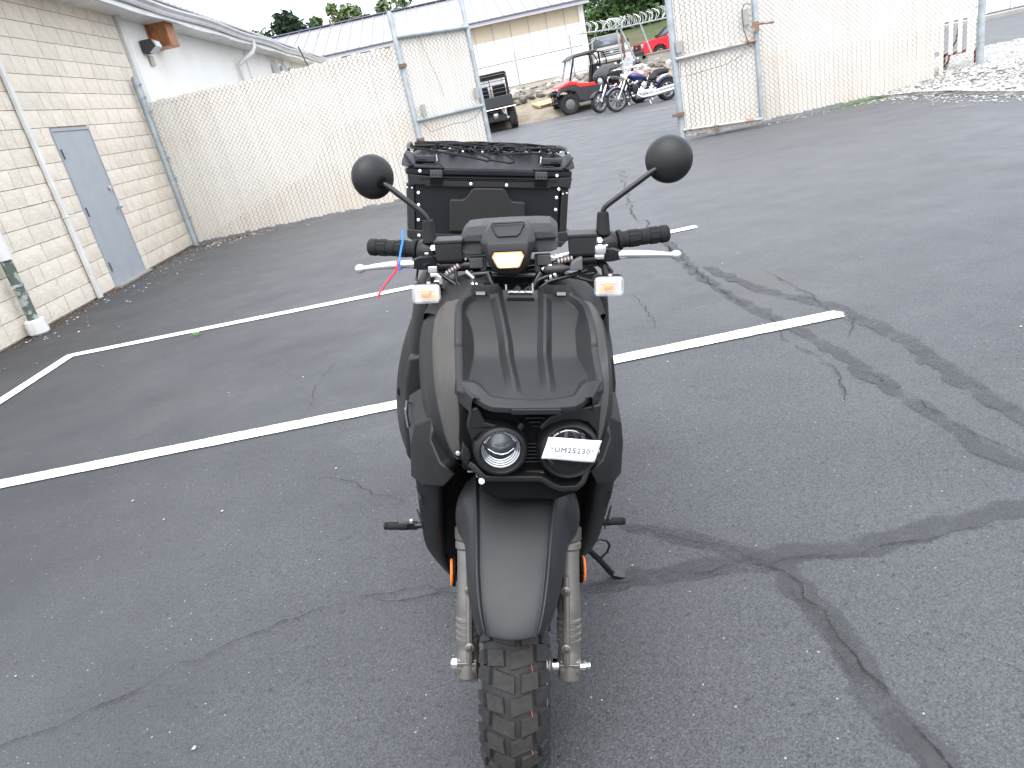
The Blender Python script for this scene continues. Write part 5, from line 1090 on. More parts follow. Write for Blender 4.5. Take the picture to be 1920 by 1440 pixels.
def stv(mb): return mb.xf(STEER @ Matrix.Translation((-.013, 0, 0)))
vis = obj('lamp_visor', stv(MB().loft([[(-a, yb, z), (-a, yf + .012, z), (-b, yf, z), (b, yf, z), (a, yf + .012, z), (a, yb, z)] for z, a, b, yf, yb in ((1.020, .020, .014, .272, .31), (1.028, .033, .024, .264, .32), (1.045, .043, .034, .258, .33), (1.068, .050, .040, .256, .34), (1.086, .055, .042, .262, .35), (1.090, .057, .040, .264, .35), (1.105, .052, .043, .285, .36), (1.118, .042, .038, .308, .37), (1.121, .036, .030, .325, .37))])), M_tray, sc, bevel=.002, smooth=25)
obj('visor_frame', stv(MB().tube([(-.034, .3085, 1.122), (-.024, .281, 1.1035), (-.019, .276, 1.100), (.019, .276, 1.100), (.024, .281, 1.1035), (.034, .3085, 1.122)], .0022, 6).tube([(-.034, .312, 1.122), (.034, .312, 1.122)], .0022, 6)), M_tray, vis, smooth=60)
hexo = [(-.0335, 1.0625), (-.0285, 1.0715), (.0285, 1.0715), (.0335, 1.0625), (.0235, 1.041), (.019, 1.0385), (-.019, 1.0385), (-.0235, 1.041)]
fw = lambda z: .2565 if z > 1.045 else .2575
obj('lamp_recess', stv(MB().prism([(x * 1.07, 1.055 + (z - 1.055) * 1.1) for x, z in hexo], .2545, .26)), M_deep, vis, bevel=.001)
obj('position_lamp', stv(MB().prism(hexo, .2525, .256)), mat('amber_lamp_rim', (.3, .16, .05), .4, emit=(1.0, .55, .16, .42)), vis, bevel=.001)
obj('lamp_hot_area', stv(MB().prism([(x * .91, 1.0555 + (z - 1.0555) * .86) for x, z in hexo], .2519, .2526)), M_glow2, vis)
obj('lamp_core', stv(MB().prism([(-.008, 1.0400), (-.004, 1.050), (.004, 1.056), (.010, 1.060), (.010, 1.048), (.004, 1.040)], .2515, .2522)), M_glow, vis)
obj('lamp_cover', stv(MB().prism([(x * 1.02, z) for x, z in hexo], .2495, .2515)), M_lens, vis, bevel=.001)
for s_ in (-1, 1): obj('pod_bracket', stp(MB().box((.072 * s_, .315, 1.050), (.030, .02, .022)).box((.058 * s_, .32, 1.035), (.012, .02, .05))), mat('grey_bracket', (.05, .05, .055), .6), sc, bevel=.002)
for s_ in (-1, 1): obj('pod_screw', stp(MB().lathe([(.003, 0), (.002, .002)], (.094 * s_, .305, 1.06), (0, -1, 0), 8)), M_zinc, sc)
# mirrors
def mirror(s_):
    if s_ < 0:
        P = [(-.187, .345, 1.128), (-.189, .345, 1.135), (-.194, .346, 1.142), (-.204, .347, 1.152), (-.260, .355, 1.198), (-.281, .358, 1.213)]; c = V((-.300, .372, 1.2235)); d = V((.72, -1, .10)); r_ = .0470
    else:
        P = [(.187, .345, 1.128), (.188, .345, 1.133), (.191, .345, 1.139), (.198, .346, 1.145), (.287, .35, 1.205), (.304, .353, 1.215)]; c = V((.326, .366, 1.229)); d = V((-.12, -1, .20)); r_ = .0490
    obj('mirror_stem', st(MB().tube(P, [.0055, .0055, .0058, .006, .0062, .0062], 12)), M_gloss, sc, smooth=60)
    mh = obj('mirror', st(MB().lathe([(r_ - .003, -.010), (r_, -.008), (r_, -.003), (r_ * .97, .004), (r_ * .86, .013), (r_ * .68, .020), (r_ * .45, .025), (r_ * .22, .0275), (.001, .028)], tuple(c), tuple(d), 48)), M_black, sc, smooth=60)
    obj('mirror_glass', st(MB().lathe([(r_ - .003, -.0095), (.001, -.0095)], tuple(c), tuple(d), 40)), mat('mirror_glass', (.8, .8, .8), .02, metal=1), mh)
    q = V(P[-1]); dn = d.normalized()
    sl = MB(); a, b = V(P[-2]), c + dn * .012
    obj('mirror_socket', st(MB().lathe([(.0125, -.004), (.0135, .0), (.011, .004), (.006, .005)], tuple(V(P[-1]) + dn * .004), tuple((dn * .7 + (V(P[-2]) - V(P[-1])).normalized() * .3)), 20)), M_deep, mh)
both(mirror)
# ---- top case
tcx = 1.5
tc_ = obj('top_case', MB().box((-.008, tcx + .19, .985), (.545, .36, .215)), M_box, sc, bevel=.012, seg=3)
def tcp(name, mb, mt, **k): return obj(name, mb, mt, tc_, **k)
# corner extrusions, bands
for s_ in (-1, 1):
    tcp('corner_post', MB().loft([[((.262 + a) * s_ - .006, tcx + b, z) for a, b in ((.008, .0), (.036, .012), (.040, .05), (.008, .05))] for z in (.905, 1.075)]), M_frame, bevel=.005)
    tcp('side_sheet', MB().box((.275 * s_ - .006, tcx + .2, .98), (.02, .34, .2)), M_box, bevel=.004)
    tcp('upper_corner', MB().prism([(.172 * s_, 1.072), (.272 * s_, 1.070), (.295 * s_, 1.066), (.300 * s_, 1.108), (.172 * s_, 1.098)], tcx - .006, tcx + .06), M_frame, bevel=.003)
    tcp('lower_corner', MB().prism([(.225 * s_, .872), (.29 * s_, .872), (.306 * s_, .882), (.306 * s_, .912), (.225 * s_, .905)], tcx - .008, tcx + .06).prism([(.205 * s_, .868), (.27 * s_, .850), (.29 * s_, .872), (.225 * s_, .88)], tcx - .01, tcx + .05), M_frame, bevel=.004)
tcp('upper_band', MB().box((-.006, tcx - .001, 1.077), (.46, .012, .022)), M_frame, bevel=.002)
tcp('lower_band', MB().box((-.006, tcx - .001, .885), (.46, .012, .02)), M_frame, bevel=.002)
tcp('seal_groove', MB().box((-.006, tcx + .17, 1.095), (.58, .34, .018)), M_deep)
tcp('seal_bead', MB().box((-.006, tcx - .003, 1.0985), (.50, .012, .003)).box((-.006, tcx - .004, 1.092), (.50, .012, .002)), M_frame)
emb = [(-.150, .905), (-.150, 1.012), (-.143, 1.022), (-.098, 1.022), (-.088, 1.030), (-.068, 1.058), (-.060, 1.064), (.048, 1.064), (.056, 1.058), (.072, 1.028), (.080, 1.018), (.124, 1.016), (.131, 1.008), (.131, .905)]
tcp('embossed_panel', MB().prism(emb, tcx - .011, tcx + .02), M_frame, bevel=.006, seg=3)
lid = obj('case_lid', MB().loft([[(-.302, tcx - .004, z), (.296, tcx - .004, z), (.302, tcx + .02, z), (.302, tcx + .35, z), (.29, tcx + .37, z), (-.296, tcx + .37, z), (-.308, tcx + .35, z), (-.308, tcx + .02, z)] for z in (1.106, 1.128)]), M_box, tc_, bevel=.004)
tcp('lid_top', MB().loft([[(-.298, tcx + .0, 1.128), (.292, tcx + .0, 1.128), (.292, tcx + .36, 1.128), (-.298, tcx + .36, 1.128)], [(-.285, tcx + .055, 1.172), (.279, tcx + .055, 1.172), (.279, tcx + .33, 1.172), (-.285, tcx + .33, 1.172)], [(-.27, tcx + .075, 1.176), (.264, tcx + .075, 1.176), (.264, tcx + .31, 1.176), (-.27, tcx + .31, 1.176)]]), M_lid, bevel=.004)
for s_ in (-1, 1):
    ox = -.006
    tcp('corner_guard', MB().loft([[(s_ * x + ox, tcx + y, z) for x, y, z in sec] for sec in (
        ((.262, -.012, 1.136), (.300, -.014, 1.132), (.315, .0, 1.140), (.312, .06, 1.14)),
        ((.262, -.008, 1.150), (.292, -.010, 1.150), (.310, .005, 1.158), (.308, .06, 1.158)),
        ((.268, .010, 1.178), (.276, .010, 1.182), (.300, .022, 1.186), (.300, .07, 1.188)))]), M_lid, bevel=.004)
    tcp('guard_rib', MB().prism([(s_ * .268 + ox, 1.140), (s_ * .276 + ox, 1.138), (s_ * .306 + ox, 1.176), (s_ * .300 + ox, 1.180)], tcx - .018, tcx), M_lid, bevel=.002)
    tcp('latch_frame', MB().prism([(s_ * .165 + ox, 1.128), (s_ * .272 + ox, 1.130), (s_ * .268 + ox, 1.142), (s_ * .180 + ox, 1.140)], tcx - .012, tcx + .03).prism([(s_ * .180 + ox, 1.156), (s_ * .198 + ox, 1.150), (s_ * .262 + ox, 1.152), (s_ * .264 + ox, 1.172), (s_ * .20 + ox, 1.172), (s_ * .19 + ox, 1.176)], tcx - .006, tcx + .06).prism([(s_ * .160 + ox, 1.130), (s_ * .186 + ox, 1.130), (s_ * .196 + ox, 1.152), (s_ * .186 + ox, 1.158)], tcx - .01, tcx + .05), M_lid, bevel=.003)
    tcp('latch_recess', MB().box((s_ * .225 + ox, tcx + .012, 1.146), (.072, .02, .014)), M_deep)
    tcp('latch_handle', MB().box((s_ * .214 + ox, tcx - .006, 1.143), (.044, .012, .006)).box((s_ * .238 + ox, tcx - .004, 1.160), (.03, .012, .003)), M_frame, bevel=.001)
    ht_ = tcp('hinge_latch', MB().box((s_ * .19 + ox, tcx - .014, 1.1115), (.044, .016, .027)), mat('grey_latch_plastic', (.05, .05, .055), .55), bevel=.002)
    lg_ = MB()
    for k in (-1, 0, 1): lg_.box((s_ * .19 + ox + k * .013, tcx - .0222, 1.108), (.006, .002, .003))
    tcp('latch_slots', lg_, M_deep); tcp('latch_base', MB().box((s_ * .19 + ox, tcx - .012, 1.086), (.044, .012, .022)), M_deep, bevel=.001)
rvm = MB().lathe([(.0062, 0), (.006, .0025), (.0035, .0045), (.0015, .004)], (0, 0, 0), (0, -1, 0), 12).mesh('rivet', M_rivet, 40)
rvs = MB().lathe([(.0038, 0), (.0035, .002), (.001, .0028)], (0, 0, 0), (0, -1, 0), 10).mesh('rivet', M_rivet, 40)
for x, z, big in ((-.254, 1.119, 1), (.243, 1.112, 1), (-.261, 1.043, 1), (-.261, 1.0, 1), (-.263, .946, 1), (-.262, .889, 1), (-.071, 1.077, 1), (.059, 1.075, 1), (.252, 1.064, 1), (.245, 1.034, 1), (.244, .990, 1), (.243, .937, 1), (.243, .888, 1), (-.302, 1.060, 0), (-.284, 1.059, 0), (.268, 1.048, 0), (.284, 1.050, 0), (-.27, .868, 0)):
    link('rivet', rvm if big else rvs, tc_, (x, tcx - .008 if abs(x) < .28 else tcx + .002, z))
for s_ in (-1, 1):
    for y in (.03, .06): link('rivet', rvs, tc_, (s_ * .285, tcx + y, 1.190))
    obj('lid_hook', MB().tube([(s_ * .188 - .006, tcx + .0, 1.176), (s_ * .188 - .006, tcx - .006, 1.170), (s_ * .186 - .006, tcx - .008, 1.155)] + ([(s_ * .183 - .006, tcx - .008, 1.148), (s_ * .16 - .006, tcx - .006, 1.146)] if False else []), .0022, 6), M_chrome if s_ > 0 else M_zinc, tc_)
    tcp('lid_rail', MB().tube([(s_ * .29 - .006, tcx + .05, 1.186), (s_ * .292 - .006, tcx + .10, 1.200), (s_ * .292 - .006, tcx + .26, 1.200), (s_ * .29 - .006, tcx + .31, 1.184)], .007, 8), M_frame)
# cargo net on the lid (its own thing)
nt = thing('cargo_net', 'black elastic cargo net tangled over the lid of the top case', 'cargo net', (0, 0, 0))
nt.matrix_world = sc.matrix_basis @ Matrix.Translation((0, 0, 0))
rnd = random.Random(21)
def strand(p0, p1, sag, amp, r_=.0028, n_=22):
    p0, p1 = V(p0), V(p1); P = []; f1, f2 = rnd.uniform(3, 9), rnd.uniform(3, 9); a1, a2 = rnd.uniform(0, 6), rnd.uniform(0, 6)
    for k in range(n_ + 1):
        t = k / n_; e = math.sin(PI * t); P.append(p0.lerp(p1, t) + V((0, amp * 2.2 * math.sin(f1 * t * 2 + a1) * e, amp * math.sin(f2 * t * 2 + a2) * e - sag * e)))
        P[-1].z = max(P[-1].z, 1.181 if P[-1].y > tcx + .05 else 1.150)
    return P
cords = []
for k in range(18):
    y0 = tcx + rnd.uniform(.01, .33)
    cords.append(strand((-.285 + rnd.uniform(0, .03), y0, 1.196 + rnd.uniform(0, .012)), (.278 - rnd.uniform(0, .03), tcx + rnd.uniform(.01, .33), 1.192 + rnd.uniform(0, .01)), rnd.uniform(-.008, .008), .008, n_=40))
for k in range(44):
    x = -.26 + .52 * k / 43 + rnd.uniform(-.02, .02); cords.append(strand((x, tcx + .0 + rnd.uniform(0, .06), 1.186 + rnd.uniform(0, .012)), (x + rnd.uniform(-.09, .09), tcx + .3, 1.196), 0, .008, n_=16))
cords.append([V(p) for p in ((-.285, tcx + .02, 1.196), (-.22, tcx - .005, 1.192), (-.15, tcx - .012, 1.182), (-.08, tcx - .016, 1.172), (-.03, tcx - .02, 1.163), (-.012, tcx - .022, 1.158), (.0, tcx - .02, 1.164), (-.008, tcx - .014, 1.171), (-.03, tcx - .01, 1.178), (-.06, tcx + .0, 1.190))])
cords.append([V(p) for p in ((-.01, tcx - .018, 1.163), (.04, tcx - .02, 1.158), (.07, tcx - .022, 1.153), (.085, tcx - .02, 1.158), (.08, tcx - .01, 1.168), (.05, tcx, 1.18), (.1, tcx, 1.186), (.2, tcx + .01, 1.188))])
cords.append([V(p) for p in ((-.15, tcx - .002, 1.186), (-.145, tcx - .012, 1.176), (-.13, tcx - .012, 1.174), (-.118, tcx - .01, 1.182), (-.12, tcx, 1.19))])
cords.append([V(p) for p in ((.09, tcx + .1, 1.195), (.10, tcx + .08, 1.208), (.115, tcx + .08, 1.209), (.12, tcx + .1, 1.195))]); cords.append([V(p) for p in ((-.20, tcx + .05, 1.19), (-.196, tcx + .05, 1.214), (-.188, tcx + .05, 1.214), (-.184, tcx + .05, 1.19))])
for P in cords: obj('cord', MB().tube([tuple(p) for p in P], .0037, 6), M_rub, nt, smooth=70)
kn = MB().lathe([(.002, -.005), (.005, -.003), (.005, .003), (.002, .005)], (0, 0, 0), (1, 0, .3), 8).mesh('knot', M_rub, 60)
kw = MB().lathe([(.002, -.004), (.0042, -.002), (.0042, .002), (.002, .004)], (0, 0, 0), (1, 0, .3), 8).mesh('clip', M_zinc, 60)
for k in range(40): link('knot', kn, nt, (rnd.uniform(-.27, .27), tcx + rnd.uniform(0, .3), 1.186 + rnd.uniform(0, .012)))
for x, y, z in ((-.10, .0, 1.188), (-.03, .0, 1.188), (.18, .01, 1.192), (.255, .01, 1.192), (.22, .06, 1.196), (-.25, .01, 1.19)): link('clip', kw, nt, (x, tcx + y, z))
# cable ties on the viewer's left lever
bt = thing('blue_cable_tie', 'bright blue cable tie standing up around the left grip and lever', 'cable tie'); bt.matrix_world = sc.matrix_basis
obj('strap', st(MB().tube([(-.2425, .285, 1.040), (-.2425, .268, 1.050), (-.2425, .272, 1.062), (-.2425, .300, 1.078), (-.2430, .330, 1.092), (-.2440, .345, 1.112)], .0021, 6, flat=.6)), M_blue, bt, smooth=60)
obj('head', st(MB().box((-.2425, .268, 1.0465), (.006, .005, .006))), M_blue, bt)
rt_ = thing('red_cable_tie', 'pinkish red cable tie knotted on the left lever with its tail hanging down', 'cable tie'); rt_.matrix_world = sc.matrix_basis
obj('strap', st(MB().lathe([(.0105, -.0025), (.0105, .0025)], (-.2465, .281, 1.0495), (1, 0, .1), 14, caps=False).tube([(-.2475, .270, 1.045), (-.258, .262, 1.032), (-.275, .257, 1.014), (-.288, .254, .998), (-.294, .253, .986)], .0021, 6)), M_red, rt_, smooth=60, solid=.001)
obj('head', st(MB().box((-.2485, .270, 1.0435), (.007, .005, .006))), M_red, rt_)
# ================================================================== BACKGROUND VEHICLES
M_redp = mat('red_body_plastic', (.62, .035, .03), .35, spec=.5, coat=.4)
M_dkp = mat('charcoal_plastic', (.035, .036, .04), .55)
def wheel(parent, c, r_, w_, knob=True, rimc=M_gloss, name='wheel', ns=5, ax=(0, 1, 0), ti=.60):
    t = obj(name, MB().lathe([(r_ * ti, -w_ * .42), (r_ * (ti + .12), -w_ / 2), (r_ * .93, -w_ / 2), (r_, -w_ * .36), (r_, w_ * .36), (r_ * .93, w_ / 2), (r_ * (ti + .12), w_ / 2), (r_ * ti, w_ * .42), (r_ * ti, 0), (r_ * ti, -w_ * .42)], c, ax, 28, caps=False), M_tyre, parent, smooth=40)
    q = V((0, 0, 1)).rotation_difference(V(ax)); mb = MB().lathe([(r_ * (ti + .02), -w_ * .47), (r_ * (ti - .03), -w_ * .47), (r_ * (ti - .05), 0), (r_ * (ti - .03), w_ * .47), (r_ * (ti + .02), w_ * .47)], c, ax, 28, caps=False).lathe([(r_ * .14, -w_ * .4), (r_ * .16, 0), (r_ * .14, w_ * .4)], c, ax, 14)
    for k in range(ns):
        a = 2 * PI * k / ns
        for a2 in (a - .12, a + .12): mb.tube([tuple(V(c) + q @ V((r_ * .12 * math.cos(a2), r_ * .12 * math.sin(a2), 0))), tuple(V(c) + q @ V((r_ * (ti - .02) * math.cos(a2), r_ * (ti - .02) * math.sin(a2), 0)))], r_ * .045, 5)
    obj('rim', mb, rimc, t)
    if knob:
        kb = MB()
        for k in range(22):
            a = 2 * PI * k / 22
            for s_ in (-1, 1):
                c2 = V(c) + q @ V((r_ * 1.01 * math.cos(a + s_ * .07), r_ * 1.01 * math.sin(a + s_ * .07), s_ * w_ * .24))
                kb.box(tuple(c2), (.035 * r_ / .33, w_ * .34, .05 * r_ / .33), Matrix.Rotation(-a if ax[1] > 0 else a, 3, 'Y') if True else None)
        obj('tread_knobs', kb, M_tyre, t)
    return t
def utv(name, label, x, y, heading, bodymt, rails=False, cage_h=1.90):
    """built facing -X, left side towards -Y"""
    t = thing(name, label, 'utility vehicle', (x, y, lot_h(x, y)), (0, 0, heading), scale=.88)
    for cx in (-1.0, 1.0):
        for s_ in (-1, 1): obj('hub_plate', MB().lathe([(.17, -.01), (.175, 0), (.12, .02), (.05, .03)], (cx, s_ * .74, .34), (0, s_, 0), 20), mat('grey_hub', (.13, .135, .14), .5), wheel(t, (cx, s_ * .62, .34), .34, .26, ns=4, ti=.5, rimc=mat('grey_hub', (.13, .135, .14), .5)))
    obj('chassis', MB().box((0, 0, .42), (2.5, .8, .22)).box((-1.25, 0, .5), (.3, .6, .2)), M_dkp, t, bevel=.03)
    for s_ in (-1, 1):
        obj('lower_side', MB().prism([(-.62, .34), (.62, .34), (.62, .78), (-.62, .86), (-.78, .62)], .60 * s_, .72 * s_), M_dkp, t, bevel=.02)
        obj('door_strip', MB().prism([(-.66, .84), (.62, .76), (.62, .92), (-.2, .93), (-.66, 1.0)], .60 * s_, .73 * s_), bodymt, t, bevel=.015)
        obj('front_arch', MB().prism([(-1.38, .66), (-1.28, .78), (-1.0, .82), (-.74, .72), (-.60, .40), (-.50, .40), (-.60, .90), (-.95, .95), (-1.28, .90), (-1.42, .7)], .46 * s_, .76 * s_), M_dkp, t, bevel=.015)
        obj('hood_side', MB().prism([(-1.30, .90), (-.95, .96), (-.62, .93), (-.58, 1.02), (-.86, 1.12), (-1.26, 1.0)], .30 * s_, .72 * s_), bodymt, t, bevel=.03, seg=3)
        obj('headlamp', MB().box((-1.31, .38 * s_, .88), (.08, .2, .09)), mat('far_headlamp', (.6, .62, .64), .15, metal=.4), t, bevel=.02)
    obj('hood', MB().prism([(-1.34, .86), (-1.28, 1.00), (-.90, 1.12), (-.90, .85)], -.5, .5), bodymt, t, bevel=.03, seg=3)
    obj('grille', MB().box((-1.33, 0, .74), (.08, .7, .26)), M_deep, t)
    bb = MB()
    for z in (.45, .62, .8): bb.tube([(-1.36, -.42, z), (-1.45, -.2, z), (-1.45, .2, z), (-1.36, .42, z)], .022, 6)
    for s_ in (-1, 1): bb.tube([(-1.45, .2 * s_, .4), (-1.45, .2 * s_, .85)], .022, 6)
    obj('bull_bar', bb, M_gloss, t)
    cg = MB()
    for s_ in (-1, 1):
        y = .64 * s_
        cg.tube([(-.88, y, 1.05), (-.62, y, cage_h - .10), (-.56, y, cage_h - .03), (.22, y, cage_h), (.32, y, cage_h - .06), (.34, y, .9)], .036, 8)
        cg.tube([(.30, y, cage_h - .02), (.48, y * .97, cage_h - .06), (.58, y * .95, cage_h - .3), (.56, y * .95, 1.2)], .026, 6)
    for x_ in (-.58, -.1, .30): cg.tube([(x_, -.64, cage_h - .02), (x_, .64, cage_h - .02)], .024, 6)
    obj('roll_cage', cg, M_gloss, t)
    obj('roof', MB().loft([[(-.78, -.62, cage_h - .14), (-.78, .62, cage_h - .14), (-.74, .6, cage_h - .06), (-.74, -.6, cage_h - .06)], [(-.52, -.66, cage_h - .02), (-.52, .66, cage_h - .02), (-.52, .62, cage_h + .05), (-.52, -.62, cage_h + .05)], [(.30, -.66, cage_h + .03), (.30, .66, cage_h + .03), (.30, .62, cage_h + .08), (.30, -.62, cage_h + .08)]]), M_dkp, t, bevel=.02)
    obj('windscreen', MB().add([(-.91, -.58, 1.08), (-.91, .58, 1.08), (-.66, .56, cage_h - .10), (-.66, -.56, cage_h - .10)], [(0, 1, 2, 3)]), mat('hazy_acrylic', (.8, .84, .84), .2, alpha=.28), t, solid=.004)
    for y in (-.32, .32): obj('seat', MB().box((-.02, y, .85), (.5, .5, .14)).box((.22, y, 1.2), (.12, .48, .62), Matrix.Rotation(R(12), 3, 'Y')), M_rub, t, bevel=.04, seg=3)
    obj('steering_wheel', MB().lathe([(.16, 0), (.175, .01), (.16, .02)], (-.50, -.32, 1.18), (.8, 0, .6), 20, caps=False), M_rub, t)
    bed = MB().box((1.0, 0, .78), (.95, 1.32, .06))
    for s_ in (-1, 1): bed.prism([(.54, .80), (1.48, .80), (1.48, 1.12), (.54, 1.12)], .62 * s_, .70 * s_)
    bed.box((1.48, 0, .96), (.06, 1.40, .36)).box((.56, 0, .96), (.05, 1.30, .32)); obj('cargo_bed', bed, M_gloss if not rails else M_dkp, t, bevel=.02)
    if rails:
        rl = MB()
        for z in (1.25, 1.38, 1.51, 1.64): rl.tube([(.62, -.6, z), (.62, .6, z)], .012, 5)
        for y in (-.6, 0, .6): rl.tube([(.62, y, 1.1), (.62, y, cage_h)], .014, 5)
        obj('rear_screen', rl, M_gloss, t)
        obj('tailgate', MB().prism([(1.08, .80), (1.16, .80)][:0] + [(-.68, .76), (.68, .76), (.72, .9), (.70, 1.13), (-.70, 1.13), (-.72, .9)], 0, .05).xf(Matrix.Translation((1.49, 0, 0)) @ Matrix.Rotation(R(90), 4, 'Z')), M_dkp, t, bevel=.02)
        obj('rear_light', MB().box((1.56, -.5, .86), (.03, .18, .07)), mat('dull_red_lamp', (.28, .02, .03), .3), t, bevel=.01)
        obj('rear_axle', MB().tube([(1.1, -.55, .38), (1.1, .55, .38)], .05, 8).lathe([(.04, -.12), (.13, -.06), (.13, .06), (.04, .12)], (1.22, .02, .52), (0, 1, 0), 14), M_zinc, t)
        obj('shock', MB().tube([(1.2, -.38, .4), (1.15, -.28, .78)], .04, 8).tube([(1.2, .38, .4), (1.15, .28, .78)], .04, 8), M_zinc, t)
        obj('hitch_bar', MB().tube([(1.55, -.76, .74), (1.55, .78, .74)], .018, 6), M_zinc, t)
    return t
utv('red_utility_vehicle', 'red and black two-seat utility vehicle with roll cage, left of the motorcycles', 4.58, 25.05, R(4), M_redp)
utv('black_utility_vehicle', 'black utility vehicle seen from behind, half hidden by the left gate leaf', 1.36, 25.0, R(-93), M_gloss, rails=True, cage_h=1.86)
def bike(name, label, x, y, heading, tank, fairing=None, shield=False, wr=.33, ww=.12):
    """cruiser facing -X, wheelbase ~1.65"""
    t = thing(name, label, 'motorcycle', (x, y, lot_h(x, y)), (R(0), 0, heading), group='cruiser motorcycles parked beyond the gate', scale=.94)
    fw = wheel(t, (-.85, 0, wr), wr, ww, knob=False, ns=9, ti=.78, rimc=mat('satin_spoke', (.3, .3, .31), .3, metal=.8)); wheel(t, (.85, 0, .31), .31, .2, knob=False, ns=6, ti=.66, rimc=mat('satin_spoke', (.3, .3, .31), .3, metal=.8))
    fk = MB(); 
    for s_ in (-1, 1): fk.tube([(-.85, .1 * s_, wr), (-.42, .1 * s_, .98)], [.032, .026], 8)
    obj('fork', fk, M_chrome, t); obj('triple_clamp', MB().box((-.43, 0, .96), (.08, .26, .05)), M_chrome, t)
    secs = []
    for k in range(9):
        a = R(25 + k * 16); secs.append([V((-.85 - (wr + .03) * math.cos(a), y_, wr + (wr + .03 - abs(y_) * .25) * math.sin(a))) for y_ in (-.085, -.05, 0, .05, .085)])
    obj('front_fender', MB().loft(secs, closed=False), tank, t, smooth=60, solid=.01)
    obj('rear_fender', MB().loft([[V((.85 - .40 * math.cos(R(a)), y_, .31 + (.40 - abs(y_) * .3) * math.sin(R(a)))) for y_ in (-.13, -.08, 0, .08, .13)] for a in range(20, 175, 18)], closed=False), tank, t, smooth=60, solid=.01)
    obj('fuel_tank', MB().loft([[V((x_, w_ * math.cos(a), z_ + h_ * math.sin(a))) for a in [2 * PI * k / 12 for k in range(12)]] for x_, w_, h_, z_ in ((-.36, .05, .05, .90), (-.26, .15, .12, .87), (-.05, .17, .13, .83), (.15, .12, .09, .78), (.25, .05, .04, .75))]), tank, t, smooth=60)
    obj('seat', MB().loft([[V((x_, w_ * math.cos(a), z_ + h_ * math.sin(a))) for a in [2 * PI * k / 12 for k in range(12)]] for x_, w_, h_, z_ in ((.16, .08, .05, .72), (.32, .17, .07, .70), (.48, .17, .07, .72), (.56, .14, .08, .80), (.75, .13, .07, .82), (.95, .08, .04, .80))]), M_rub, t, smooth=60)
    obj('frame', MB().tube([(-.45, 0, .92), (-.35, 0, .35), (-.2, 0, .2), (.4, 0, .2), (.85, 0, .31)], .028, 8).tube([(-.4, 0, .88), (.3, 0, .66), (.85, 0, .45)], .028, 8), M_gloss, t, smooth=60)
    en = MB()
    for dx, a in ((-.1, -22), (.14, 22)):
        for k in range(6): en.lathe([(.105 - .004 * k, 0), (.105 - .004 * k, .014)], (.02 + dx + math.sin(R(a)) * (.08 + k * .035), 0, .42 + .035 * k), (math.sin(R(a)), 0, 1), 12)
    en2 = MB().box((.06, 0, .34), (.42, .26, .22)).lathe([(.1, 0), (.1, .05), (.06, .06)], (.0, -.13, .36), (0, -1, 0), 18).lathe([(.12, 0), (.12, .05), (.07, .06)], (.24, -.13, .33), (0, -1, 0), 18)
    obj('cylinders', en, M_dkp, t); obj('engine_case', en2, M_chrome, t, bevel=.02)
    obj('rocker_covers', MB().box((-.18, 0, .70), (.16, .2, .08), Matrix.Rotation(R(-22), 3, 'Y')).box((.26, 0, .70), (.16, .2, .08), Matrix.Rotation(R(22), 3, 'Y')).lathe([(.09, 0), (.1, .03), (.07, .06)], (.04, -.12, .58), (0, -1, 0), 16), M_chrome, t, bevel=.02)
    obj('exhaust', MB().tube([(-.12, -.12, .50), (-.22, -.16, .36), (-.08, -.19, .25), (.25, -.2, .25), (1.15, -.2, .30)], [.024, .024, .024, .05, .055], 10).tube([(.22, -.12, .5), (.28, -.17, .36), (.5, -.19, .36), (1.1, -.2, .40)], [.024, .024, .045, .048], 10), M_chrome, t, smooth=60)
    obj('side_stand', MB().tube([(.15, -.14, .2), (.12, -.3, .02)], .014, 6), M_chrome, t)
    obj('handlebar', MB().tube([(-.12, -.40, 1.10), (-.26, -.36, 1.13), (-.40, -.16, 1.12), (-.42, 0, 1.05), (-.40, .16, 1.12), (-.26, .36, 1.13), (-.12, .40, 1.10)], .014, 8), M_chrome, t, smooth=60)
    mr = MB()
    for s_ in (-1, 1): mr.tube([(-.27, .34 * s_, 1.13), (-.34, .40 * s_, 1.26)], .007, 5).lathe([(.05, -.01), (.055, 0), (.03, .015)], (-.34, .41 * s_, 1.29), (-1, 0, 0), 12)
    obj('mirrors', mr, M_chrome, t)
    if fairing:
        obj('fairing', MB().loft([[V((x_, w_ * u, z_ - .05 * u * u)) for u in (-1, -.8, -.4, 0, .4, .8, 1)] for x_, w_, z_ in ((-.52, .16, .80), (-.68, .26, .92), (-.72, .34, 1.06), (-.62, .38, 1.2), (-.46, .30, 1.34), (-.36, .22, 1.36))], closed=False), fairing, t, sub=2, solid=.02)
        obj('headlight', MB().lathe([(.09, -.08), (.10, 0), (.085, .02), (.001, .03)], (-.70, 0, .90), (-1, 0, 0), 18), mat('far_headlamp', (.6, .62, .64), .15, metal=.4), t, smooth=50)
    else:
        obj('headlight', MB().lathe([(.02, -.14), (.07, -.12), (.095, -.02), (.1, 0), (.085, .015), (.001, .02)], (-.58, 0, .92), (-1, 0, 0), 18), M_chrome, t, smooth=50)
    for s_ in (-1, 1): obj('turn_signal', MB().lathe([(.03, -.02), (.036, .0), (.02, .02)], (-.56, .17 * s_, .84), (-1, 0, 0), 12), M_amber, t)
    if shield:
        obj('windshield', MB().loft([[V((x_ + .05 * u * u, w_ * u, z_)) for u in (-1, -.6, 0, .6, 1)] for x_, w_, z_ in ((-.58, .24, .98), (-.54, .30, 1.15), (-.44, .27, 1.36), (-.40, .18, 1.46))], closed=False), mat('clear_acrylic', (.9, .92, .95), .1, alpha=.2), t, sub=1, solid=.005)
    return t
